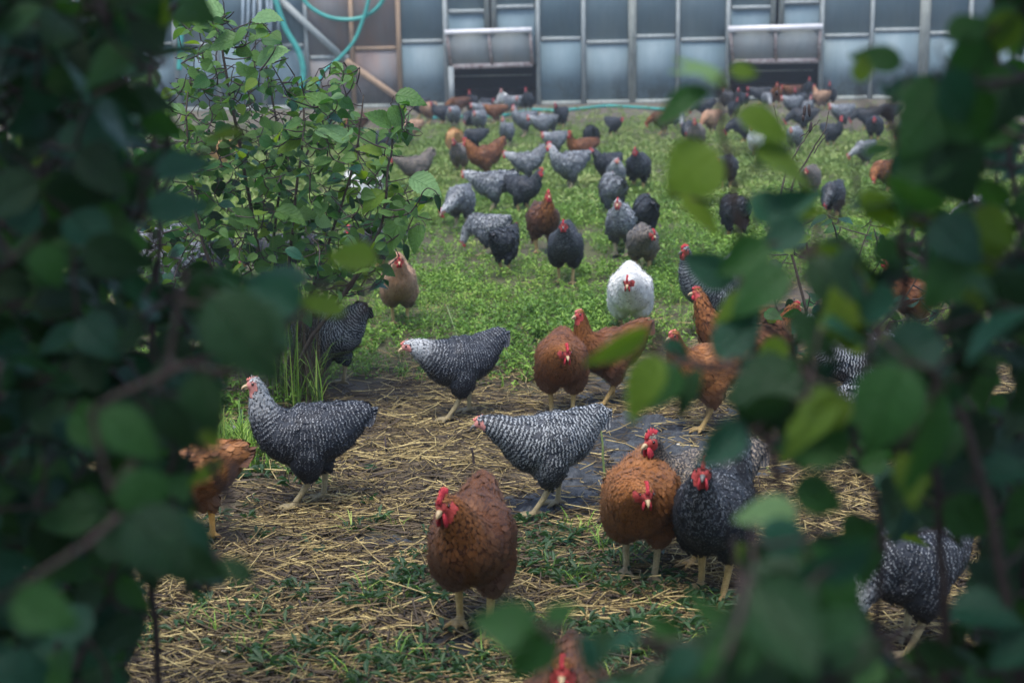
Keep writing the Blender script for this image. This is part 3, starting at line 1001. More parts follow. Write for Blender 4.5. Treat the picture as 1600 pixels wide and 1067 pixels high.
def build_hen(pose='walk', stride=.05, turn=0.0, fat=1.0, tail=0.0, comb=.5, hi=True, seed=1, lift=False):
    key = (pose, stride, turn, fat, tail, comb, hi, seed, lift)
    if key in _cache:
        return _cache[key]
    r = np.random.default_rng(seed + 100)
    neck, hd, fdir = POSE[pose]
    dz = tail * 0.09
    st = [(-.226, 0, .312 + dz * 1.2, .034, .040), (-.196, 0, .308 + dz, .048 * fat, .052), (-.150, 0, .288 + dz * .5, .070 * fat, .078), (-.098, 0, .266, .091 * fat, .100),
          (-.03, 0, .250, .103 * fat, .110), (.042, 0, .250, .104 * fat, .109), (.098, 0, .276, .082 * fat, .088)]
    tr = math.radians(turn)

    def turned(x, z, f):
        a = tr * f
        return (.095 + (x - .095) * math.cos(a), (x - .095) * math.sin(a) * 1.6, z)
    for k, (x, z, rw, rh) in enumerate(neck):
        f = (k + 1) / (len(neck) + 1)
        xx, yy, zz = turned(x, z, f)
        st.append((xx, yy, zz, rw * (1 + (fat - 1) * .5), rh))
    hx, hy, hz = turned(hd[0], hd[1], 1.0)
    st.append((hx - .004 * fdir[0], hy, hz - .004, .023, .025))
    BR = .018
    st = np.array(st)
    st[:, 2] += BR
    C = catmull(st, 64)
    C[:, 3:] = np.maximum(C[:, 3:], .008)
    hc = np.array([hx, hy, hz + BR])
    a = tr
    fd = nz3([fdir[0] * math.cos(a), fdir[0] * math.sin(a), fdir[2]])
    hs = nz3(np.cross([0, 0, 1], fd))
    hu = np.cross(fd, hs)
    mb = MB()
    sidev = (0, 1, 0)
    V, Q, T = tube_np(C[:, :3], C[:, 3:], 24, True, side=sidev)
    mb.add(V, Q, T)
    # head: skull and tapering muzzle
    hp = np.array([hc - fd * .022, hc - fd * .014, hc, hc + fd * .012, hc + fd * .022, hc + fd * .029])
    hp[3:] -= hu * np.array([.001, .004, .006])[:, None]
    V, Q, T = tube_np(hp, [(.012, .014), (.0205, .0225), (.0225, .0245), (.018, .020), (.0115, .013), (.007, .008)], 18, True, side=tuple(hs))
    mb.add(V, Q, T)
    # wings
    for sg in (-1, 1):
        wp = np.array([(.080, sg * .074 * fat, .270), (.04, sg * .086 * fat, .264), (-.04, sg * .092 * fat, .260), (-.11, sg * .076 * fat, .264 + dz * .2), (-.165, sg * .050 * fat, .272 + dz * .5)])
        wp[:, 2] += BR
        V, Q, T = tube_np(wp, [(.012, .03), (.019, .056), (.021, .060), (.017, .044), (.008, .02)], 14, True, side=(0, sg, 0.15))
        mb.add(V, Q, T)
    legs = []
    for sg in (-1, 1):
        fx = stride * sg
        ls = lift and sg < 0
        fz = .02 if ls else 0.0
        hip = np.array([-.005, sg * .052 * fat, .195 + BR])
        foot = np.array([fx - .005, sg * .045 * fat, .011 + fz])
        hock = np.array([fx * .55 - .040, sg * .050 * fat, .116 + fz * .6])
        V, Q, T = tube_np([hip + [.01, 0, .03], hip, (hip * .55 + hock * .45) + [.008, 0, 0], hock + [.003, 0, .016], hock],
                          [.060, .066, .059, .040, .024] if hi else [.062, .066, .054, .034, .024], 14, True, side=sidev)
        mb.add(V, Q, T)
        k = 1.0 if hi else 1.5
        V, Q, T = tube_np([hock + [0, 0, .012], hock, hock * .5 + foot * .5, foot + [0, 0, .012], foot], np.array([.0150, .0140, .0112, .0112, .0125]) * k, 10, True, side=sidev)
        mb.add(V, Q, T)
        tip_dn = -.012 if ls else 0
        for ang, L in ((-34, .066), (0, .080), (34, .066), (176, .036)):
            aa = math.radians(ang + sg * 4)
            d = np.array([math.cos(aa), math.sin(aa), 0])
            q = [foot, foot + d * L * .35 + [0, 0, .004], foot + d * L * .7 + [0, 0, .001 + tip_dn], foot + d * L + [0, 0, -.005 + tip_dn]]
            V, Q, T = tube_np(q, np.array([.0105, .0088, .0080, .0050]) * (1 if hi else 1.4), 8, True, side=(0.1, 0.2, 1))
            mb.add(V, Q, T)
        legs.append((hip, hock, foot))
    me0 = mb.mesh('tmp', False)
    ob = bpy.data.objects.new('tmp', me0)
    COL.objects.link(ob)
    md = ob.modifiers.new('r', 'REMESH')
    md.mode = 'VOXEL'
    md.voxel_size = .0064 if hi else .0115
    dg = bpy.context.evaluated_depsgraph_get()
    me = bpy.data.meshes.new_from_object(ob.evaluated_get(dg))
    bpy.data.objects.remove(ob)
    bpy.data.meshes.remove(me0)
    me.name = 'hen_body'
    n = len(me.vertices)
    co = np.empty(n * 3, np.float32)
    me.vertices.foreach_get('co', co)
    co = co.reshape(-1, 3).astype(float)
    ed = np.empty(len(me.edges) * 2, np.int32)
    me.edges.foreach_get('vertices', ed)
    ed = ed.reshape(-1, 2)
    deg = np.bincount(ed.ravel(), minlength=n)[:, None]
    wz = np.clip((co[:, 2] - .10) / .03, 0.04, 1)[:, None]
    near_head = (np.linalg.norm(co - hc, axis=1) < .05)[:, None]
    wz = np.where(near_head, .35, wz)
    for _ in range(7 if hi else 3):
        s = np.zeros_like(co)
        for c in range(3):
            s[:, c] = np.bincount(ed[:, 0], co[ed[:, 1], c], n) + np.bincount(ed[:, 1], co[ed[:, 0], c], n)
        co = co + (s / deg - co) * .5 * wz
    me.vertices.foreach_set('co', co.astype(np.float32).ravel())
    me.update()
    nf = len(me.polygons)
    me.polygons.foreach_set('use_smooth', np.ones(nf, bool))
    cen = np.empty(nf * 3, np.float32)
    me.polygons.foreach_get('center', cen)
    cen = cen.reshape(-1, 3).astype(float)
    nor = np.empty(nf * 3, np.float32)
    me.polygons.foreach_get('normal', nor)
    nor = nor.reshape(-1, 3).astype(float)
    area = np.empty(nf, np.float32)
    me.polygons.foreach_get('area', area)
    # regions
    h = cen - hc
    hxl, hyl, hzl = h @ fd, h @ hs, h @ hu
    rr = np.linalg.norm(h, axis=1)
    face = (rr < .040) & (hxl > -.008) & (hzl < .012 + .2 * hxl) & (hzl > -.026) | ((rr < .05) & (hxl > .013))
    # shank faces: close to the shank or toe axes
    dmin = np.full(nf, 9.)
    for hip, hock, foot in legs:
        ab = foot - hock
        t = np.clip(((cen - hock) @ ab) / (ab @ ab), 0, 1)
        dmin = np.minimum(dmin, np.linalg.norm(cen - hock - t[:, None] * ab, axis=1) + np.where(t <= 0.02, .02, 0))
        dmin = np.minimum(dmin, np.where(cen[:, 2] < .045, np.linalg.norm((cen - foot)[:, :2], axis=1) * .12, 9))
    shank = dmin < (.019 if hi else .024)
    mi = np.zeros(nf, np.int32)
    mi[shank] = 1
    mi[face] = 2
    me.polygons.foreach_set('material_index', mi)
    # ------- feathers
    P = C[:, :3]
    Tn = np.gradient(P, axis=0)
    Tn /= np.linalg.norm(Tn, axis=1)[:, None]
    rad = C[:, 3:].mean(1)
    arcs = np.concatenate([[0], np.cumsum(np.linalg.norm(np.diff(P, axis=0), axis=1))])
    arcs = arcs[-1] - arcs                      # 0 at the head, growing tailwards
    total = arcs[0]
    ok = (mi == 0)
    f_near = None

    def locate(pt):
        d = ((pt[:, None, :] - P[None]) ** 2).sum(-1) / (rad[None] + .02) ** 2
        return d.argmin(1)
    ic = locate(cen)
    sfr = 1 - arcs[ic] / total                  # 0 tail .. 1 head
    L = np.interp(sfr, [0, .15, .45, .62, .74, .88, 1.0], [.040, .036, .030, .026, .020, .013, .008])
    if not hi:
        L = L * 1.35
    else:
        L = L * .84
    W = L * .72
    dens = 4.0 / (L * W)
    wgt = np.where(ok, area * dens, 0)
    N = int(min(wgt.sum(), 6400 if hi else 1500))
    pick = r.choice(nf, N, p=wgt / wgt.sum())
    B = cen[pick] + r.normal(0, .0022 if hi else .005, (N, 3))
    nn = nor[pick]
    ii = ic[pick]
    d = -Tn[ii]
    # breast and flank feathers fall a little
    d = d + np.array([0, 0, -1]) * np.clip(.5 - abs(nn[:, 2]) * .3, 0, 1)[:, None] * .35 * (sfr[pick] > .3)[:, None]
    thigh = np.zeros(N)
    for hip, hock, foot in legs:
        ab = hock - hip
        t = np.clip(((B - hip) @ ab) / (ab @ ab), 0, 1.1)
        dist = np.linalg.norm(B - hip - t[:, None] * ab, axis=1)
        w = np.clip(1.4 - dist / .065, 0, 1) * np.clip(t * 2.2, 0, 1)
        d = d * (1 - w[:, None]) + nz3(ab) * w[:, None]
        thigh = np.maximum(thigh, w)
    d = d - nn * (d * nn).sum(1)[:, None]
    d /= np.linalg.norm(d, axis=1)[:, None] + 1e-9
    d = d + r.normal(0, .10, (N, 3)) * (1 + thigh[:, None])
    d = d - nn * (d * nn).sum(1)[:, None]
    d /= np.linalg.norm(d, axis=1)[:, None] + 1e-9
    s = np.cross(nn, d)
    LL = L[pick] * r.uniform(.85, 1.2, N)
    WW = W[pick] * r.uniform(.85, 1.15, N) * np.where(thigh > .4, .7, 1)
    lift_ = .03 + r.random(N) * .09 + thigh * .20
    rnd = r.random(N)
    headness = np.clip((sfr[pick] - .60) / .32, 0, 1)
    vent = np.clip((.235 - B[:, 2]) / .09, 0, 1) * (sfr[pick] < .9)  # underside mask, for belly plumage and its painted-in shade
    if pose in ('peck', 'graze'):
        vent = vent * (sfr[pick] < .72)
    arc0 = arcs[ii] - ((B - P[ii]) * Tn[ii]).sum(1)
    rows = [(0.0, .30), (.38, .95), (.72, .92), (.92, .55)]
    Vs, A, Rg = [], [], []
    vn = nn + d * r.uniform(.03, .22, N)[:, None] + s * r.normal(0, .09, N)[:, None]
    vn = np.repeat(vn, 9, 0)

    def put(pos, v, u, arc):
        Vs.append(pos)
        A.append(np.stack([arc, np.full(N, u), np.full(N, v), rnd], -1))
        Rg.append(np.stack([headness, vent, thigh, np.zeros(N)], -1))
    for v, wv in rows:
        cpos = B + d * (LL * v)[:, None] + nn * (LL * lift_ * (v - .45 * v * v) + .0012)[:, None]
        for sg in (-1, 1):
            put(cpos + s * (WW * .5 * wv * sg)[:, None] - nn * (WW * .10 * wv)[:, None], v, .5 + .5 * sg * wv, arc0 + LL * v)
    put(B + d * LL[:, None] + nn * (LL * lift_ * .55 + .0012)[:, None], 1.0, .5, arc0 + LL)
    V = np.stack(Vs, 1).reshape(-1, 3)
    AA = np.stack(A, 1).reshape(-1, 4)
    RR = np.stack(Rg, 1).reshape(-1, 4)
    b = (np.arange(N) * 9)[:, None]
    Q = np.concatenate([b + np.array([[2 * k, 2 * k + 2, 2 * k + 3, 2 * k + 1]]) for k in range(3)])
    T = b + np.array([[6, 8, 7]])
    # long quills: wings and tail
    lv, la, lr, lq, lt = [], [], [], [], []
    nb = len(V)

    def quill(base, dr, nrm, L_, W_, k):
        nonlocal nb
        dr = nz3(dr)
        nrm = nz3(nrm - dr * (nrm @ dr))
        sd = np.cross(nrm, dr)
        q = r.random()
        i0 = nb
        for v, wv in ((0, .35), (.25, .8), (.55, 1), (.8, .95), (.93, .7)):
            for sg in (-1, 1):
                lv.append(base + dr * L_ * v + sd * W_ * .5 * wv * sg - nrm * (W_ * .10 * wv) - nrm * L_ * .10 * v * v)
                la.append((.25 + L_ * v, .5 + .5 * sg * wv, v, q))
                lr.append((0, 0, 0, 1))
                nb += 1
        lv.append(base + dr * L_ - nrm * L_ * .10)
        la.append((.25 + L_, .5, 1, q))
        lr.append((0, 0, 0, 1))
        nb += 1
        for k in range(4):
            lq.append((i0 + 2 * k, i0 + 2 * k + 1, i0 + 2 * k + 3, i0 + 2 * k + 2))
        lt.append((i0 + 8, i0 + 9, i0 + 10))
    for sg in (-1, 1):
        for k in range(9 if hi else 4):
            f = k / 8 if hi else k / 3
            base = np.array([.00 - .05 * f, sg * (.110 * fat - .010 * f), .312 - .075 * f])
            quill(base, np.array([-1, -sg * .20, -.06 + .20 * f + dz]), np.array([0, sg, .25]), .118 - .02 * abs(f - .4), .024 if hi else .04, k)
    tb = np.array([-.172, 0, .326 + dz * .75])
    for k in range(13 if hi else 7):
        f = (k / (12 if hi else 6)) * 2 - 1
        up = .22 + tail * .60 - abs(f) * .45
        quill(tb + np.array([0, f * .024, -abs(f) * .020 + .012]), np.array([-1, f * .22, up]), np.array([0, f * 1.2 + .05, .55]), .098 - .02 * abs(f) + tail * .02, .034 if hi else .05, k)
    if hi:      # fine down standing off the plumage
        M_ = 5000
        w2 = np.where(ok, area * (1 + 1.5 * (cen[:, 2] < .24)), 0)
        pk = r.choice(nf, M_, p=w2 / w2.sum())
        b0 = cen[pk] + r.normal(0, .002, (M_, 3))
        n2 = nor[pk]
        d2 = -Tn[ic[pk]] + np.array([0, 0, -1]) * (cen[pk, 2] < .22)[:, None] * .9
        d2 = d2 - n2 * (d2 * n2).sum(1)[:, None]
        d2 = d2 / (np.linalg.norm(d2, axis=1)[:, None] + 1e-9) + n2 * r.uniform(.15, .75, M_)[:, None] + r.normal(0, .25, (M_, 3))
        l2 = np.interp(1 - arcs[ic[pk]] / total, [0, .5, .8, 1], [.024, .022, .012, .005]) * r.uniform(.6, 1.3, M_)
        d2 = d2 / (np.linalg.norm(d2, axis=1)[:, None] + 1e-9)
        s2 = np.cross(n2, d2)
        a_ = b0 + s2 * .0008 + n2 * .002
        c_ = b0 - s2 * .0008 + n2 * .002
        t_ = b0 + d2 * l2[:, None] + n2 * .002
        fv = np.stack([a_, c_, t_], 1).reshape(-1, 3)
        rn = r.random(M_)
        ar = arcs[ic[pk]]
        fa = np.repeat(np.stack([ar, np.full(M_, .5), np.full(M_, .5), rn], -1), 3, 0)
        hd_ = np.clip((1 - ar / total - .60) / .32, 0, 1)
        vt_ = np.clip((.235 - b0[:, 2]) / .09, 0, 1)
        th_ = np.clip((.20 - b0[:, 2]) / .06, 0, 1)
        fr = np.repeat(np.stack([hd_, vt_, th_, np.zeros(M_)], -1), 3, 0)
        i0 = len(V) + len(lv)
        ft = (np.arange(M_) * 3)[:, None] + np.array([[0, 1, 2]]) + i0
    V = np.concatenate([V, np.array(lv)])
    if hi:
        V = np.concatenate([V, fv])
        la = np.concatenate([np.array(la), fa])
        lr = np.concatenate([np.array(lr), fr])
        lt = np.concatenate([np.array(lt), ft])
    AA = np.concatenate([AA, np.array(la)])
    RR = np.concatenate([RR, np.array(lr)])
    Q = np.concatenate([Q, np.array(lq)])
    T = np.concatenate([T, np.array(lt)])
    pm = mesh_np('hen_plumage', V, quads=Q, tris=T, smooth=True)
    if hi:
        NN = np.concatenate([vn, np.zeros((len(lv), 3)), np.repeat(n2 + d2 * .2, 3, 0)])
    else:
        NN = np.concatenate([vn, np.zeros((len(lv), 3))])
    NN = NN / np.maximum(np.linalg.norm(NN, axis=1)[:, None], 1e-6)
    pm.normals_split_custom_set_from_vertices(NN.astype(np.float32))
    set_attr(pm, 'fea', AA)
    set_attr(pm, 'reg', RR)
    set_uv(pm, AA[:, 1:3])

    def H(x, y, z):
        return hc + fd * x + hs * y + hu * z
    # comb: a serrated blade
    cm = None
    nk = 5
    prof = [(-.020, .012, .004)]
    pts = []
    Lc = .030 + .012 * comb
    hh = .006 + .022 * comb
    for k in range(nk * 2 + 1):
        f = k / (nk * 2)
        x = .024 - Lc * 1.25 * f
        top = (.020 + hh * (.45 + .55 * math.sin(math.pi * min(1, f * 1.1)))) if k % 2 else (.018 + hh * .42 * (.6 + .4 * math.sin(math.pi * f)))
        bot = .010 + .008 * math.sin(math.pi * min(1, f + .15)) if f < .85 else .016 + .01 * f
        pts.append((x, bot, top))
    mbc = MB()
    lean = .10 * (r.random() - .5)
    Vc = []
    for (x, bo, tp) in pts:
        th = .0045 + .0025 * comb
        Vc += [H(x, -th, bo), H(x, -th * .8 + lean * (tp - bo), (bo + tp) / 2), H(x, -th * .2 + lean * 2 * (tp - bo), tp), H(x, th * .2 + lean * 2 * (tp - bo), tp), H(x, th * .8 + lean * (tp - bo), (bo + tp) / 2), H(x, th, bo)]
    m = len(pts)
    Qc = []
    for i in range(m - 1):
        for j in range(6):
            j2 = (j + 1) % 6
            Qc.append((i * 6 + j, i * 6 + j2, (i + 1) * 6 + j2, (i + 1) * 6 + j))
    Qc += [(0, 5, 4, 1), (1, 4, 3, 2)]
    e = (m - 1) * 6
    Qc += [(e, e + 1, e + 4, e + 5), (e + 1, e + 2, e + 3, e + 4)]
    mbc.add(np.array(Vc), Qc)
    cm = mbc.mesh('hen_comb', True)
    wts = []
    for sg in (-1, 1):
        wl = .012 + .024 * comb
        V_, Q_, T_ = tube_np([H(.022, sg * .007, -.011), H(.021, sg * .010, -.015 - wl * .35), H(.019, sg * .011, -.015 - wl * .75), H(.018, sg * .010, -.015 - wl)],
                             [(.005, .004), (.010 + .003 * comb, .0042), (.0095 + .004 * comb, .004), (.003, .002)], 10, True, side=tuple(fd))
        wts.append(MB().add(V_, Q_, T_).mesh('hen_wattle'))
    V_, Q_, T_ = tube_np([H(.022, 0, -.004), H(.033, 0, -.003), H(.042, 0, -.007), H(.048, 0, -.014)], [(.0085, .0078), (.0068, .0062), (.0042, .0042), (.001, .001)], 10, True, side=tuple(hs))
    bk = MB().add(V_, Q_, T_)
    V_, Q_, T_ = tube_np([H(.020, 0, -.012), H(.030, 0, -.0125), H(.039, 0, -.015)], [(.0065, .004), (.0050, .0030), (.001, .001)], 8, True, side=tuple(hs))
    bk = bk.add(V_, Q_, T_).mesh('hen_beak')
    eyes = []
    for sg in (-1, 1):
        c = H(.0075, sg * .0192, .0035)
        o_ = hs * sg
        V_, Q_, T_ = tube_np([c - o_ * .002, c + o_ * .0005, c + o_ * .0024, c + o_ * .0032], [.0052, .0052, .0034, .0008], 12, True, side=tuple(fd))
        eyes.append(MB().add(V_, Q_, T_).mesh('hen_eye'))
    for m_, k_ in ((me, 3), (pm, 1), (cm, 1), (bk, 1)):
        for _ in range(k_):
            m_.materials.append(None)
    for m_ in wts + eyes:
        m_.materials.append(None)
    _cache[key] = (me, pm, cm, wts, bk, eyes)
    return _cache[key]


def objmat(o, mats):
    for s_, m_ in zip(o.material_slots, mats):
        s_.link = 'OBJECT'
        s_.material = m_


FACE = {'barred': M_FACE_P, 'speckle': M_FACE_P, 'grey': M_FACE_P, 'dark': M_FACE_R, 'cuckoo': M_FACE_R}


def hen(px, py, heading, kind, label, pose='walk', stride=.05, turn=0, fat=1.0, tail=0.0, comb=.5, scale=1.0, seed=1, face=None, shank=None, lift=False, z=0.0, hi=None, lean=0.0, at=None):
    if hi is None:
        hi = py > 430
    if not hi:
        stride = .03 if stride < .06 else .06
        fat = .97 if fat < 1.07 else 1.08
        tail = 0.0 if tail < .45 else .8
        turn = (-24, 0, 24)[int(px) % 3]
        if py < 262 and at is None:
            turn, tail, comb, stride, fat = 0, 0.0, 1.0, .03, 1.0
        seed = 1
        comb = .4 if comb < .6 else 1.0
        if stride > .03 and pose not in ('walk', 'front'):
            stride = .03
    meshes = build_hen(pose, stride, turn, fat, tail, comb, hi, seed, lift)
    loc = gpt(px, py) if at is None else at
    loc = Vector(loc)
    loc.z = float(gheight(np.array([loc.x]), np.array([loc.y]))[0]) + .010 + z
    h = math.radians(heading)
    root = empty('hen', loc, math.atan2(-math.cos(h), -math.sin(h)))
    root.scale = (scale,) * 3
    if lean:
        root.rotation_euler.y = math.radians(lean)
    grp = {'brown': 'brown hens', 'golden': 'brown hens', 'chestnut': 'brown hens', 'tan': 'tan hens', 'buff': 'tan hens', 'white': 'white hens'}.get(kind, 'grey and black hens')
    tag(root, label, 'hen', grp)
    me, pm, cm, wts, bk, eyes = meshes
    fc = face or FACE.get(kind, M_FACE_R)
    b = link('body', me, None, root)
    objmat(b, (UNDER[kind], shank or (M_SHANKG if kind in ('barred', 'speckle', 'grey') else M_SHANK), fc))
    p = link('plumage', pm, None, root)
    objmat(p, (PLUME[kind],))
    p['kind'] = 'stuff'
    c = link('comb', cm, None, root)
    objmat(c, (M_COMB if comb > .25 else M_COMBP,))
    k = link('beak', bk, None, root)
    objmat(k, (M_BEAKD if kind in ('barred', 'dark') else M_BEAK,))
    if comb > .3:
        for w in wts:
            objmat(link('wattle', w, None, root), (M_COMB,))
    if hi:
        for e in eyes:
            objmat(link('eye', e, None, root), (M_EYE,))
    return root


# nearest, in focus
hen(482, 797, 80, 'speckle', 'white-headed speckled dark pullet striding left across the straw with dark wing quills', 'alert', .055, 8, 1.0, .0, .12, 1.02, 2)
hen(716, 655, 66, 'speckle', 'white-headed barred pullet walking left where the straw meets the green weeds', 'low', .07, -6, 1.02, .25, .15, .98, 3)
hen(852, 802, 72, 'barred', 'sharply barred pullet stepping left over the dark mud with its head low', 'low', .062, -10, 1.0, .15, .12, .98, 4)
hen(740, 992, 8, 'chestnut', 'dark chestnut hen with large red comb walking toward the viewer in the near straw', 'front', .045, -14, 1.0, .12, 1.2, 1.08, 5, lift=False)
hen(878, 652, 4, 'brown', 'brown hen with lowered head coming straight on behind the barred pullet', 'tucked', .02, 10, 1.06, .0, 1.1, 1.0, 6)
hen(950, 628, 62, 'brown', 'slim brown hen with raised head standing between the white hen and the mud', 'alert', .05, 5, .92, .35, .2, .95, 7)
hen(1100, 672, 62, 'golden', 'golden brown hen looking left on yellow legs at the edge of the mud', 'walk', .045, 8, .98, .0, .2, .98, 8)
hen(985, 533, 4, 'white', 'plump white hen with fine black ticks facing the viewer', 'tucked', .02, -6, 1.06, .1, .8, 1.05, 9)
hen(1108, 520, 64, 'barred', 'barred hen with bright red face and upright neck right of the white hen', 'alert', .03, 6, .95, .75, .7, 1.05, 10, face=M_FACE_R)
hen(1140, 600, 66, 'brown', 'brown hen half hidden by leaves behind the golden brown hen', 'alert', .045, 0, 1.0, .2, .25, 1.0, 11, hi=False)
hen(1200, 612, -140, 'brown', 'brown hen on dark legs turned away behind the right shrub leaves', 'walk', .045, 0, .9, .1, .3, .9, 12, hi=False)
hen(1000, 903, 14, 'golden', 'plump ginger hen with black ticks on its back huddled beside two dark hens', 'tucked', .025, 16, 1.06, .0, .8, 1.04, 13, shank=M_SHANKG)
hen(1085, 875, 72, 'cuckoo', 'brown-necked barred hen with tall upright comb pressed behind the ginger hen', 'walk', .03, 20, 1.0, .2, 1.0, 1.0, 14, face=M_FACE_R)
hen(1112, 928, 26, 'dark', 'black hen with red wattles and raised barred tail beside the ginger hen', 'walk', .03, 12, .98, .95, 1.0, 1.05, 15, face=M_FACE_R)
hen(292, 858, 92, 'golden', 'ginger hen with black tail tip walking out of view behind the left leaves', 'walk', .08, 0, .92, .0, .3, .98, 16, shank=M_SHANKO)
hen(890, 1305, 6, 'chestnut', 'chestnut hen at the very bottom edge behind the lowest leaves', 'alert', .03, 0, 1.0, .0, .4, 1.0, 17)
hen(1415, 1015, 60, 'speckle', 'black and white spangled hen pecking low behind the right shrub', 'peck', .04, 0, 1.0, .3, .8, 1.0, 18)
hen(1345, 655, -80, 'barred', 'barred hen seen in pieces behind the densest right leaves', 'graze', .05, 0, 1.0, .5, .5, 1.0, 19, hi=False)
hen(1355, 742, 100, 'barred', 'barred hen low behind the bright hanging leaf of the right shrub', 'graze', .04, 0, 1.0, .2, .5, .9, 24, hi=False)
hen(515, 602, 120, 'barred', 'barred hen walking behind the dry stalks of the middle shrub', 'graze', .05, 0, 1.0, .65, .3, 1.0, 20)
hen(626, 512, -6, 'tan', 'tan hen with grey thighs facing forward right of the middle shrub', 'front', .015, 0, .92, .35, .7, .98, 21)
hen(884, 446, 6, 'dark', 'slate hen with red comb facing forward above the green weeds', 'front', .03, 0, 1.05, .3, .8, 1.0, 22, hi=True)
hen(1425, 530, 70, 'brown', 'brown-headed hen glimpsed among the right shrub stems', 'alert', .04, 0, 1.0, .2, .8, .95, 23, hi=False)

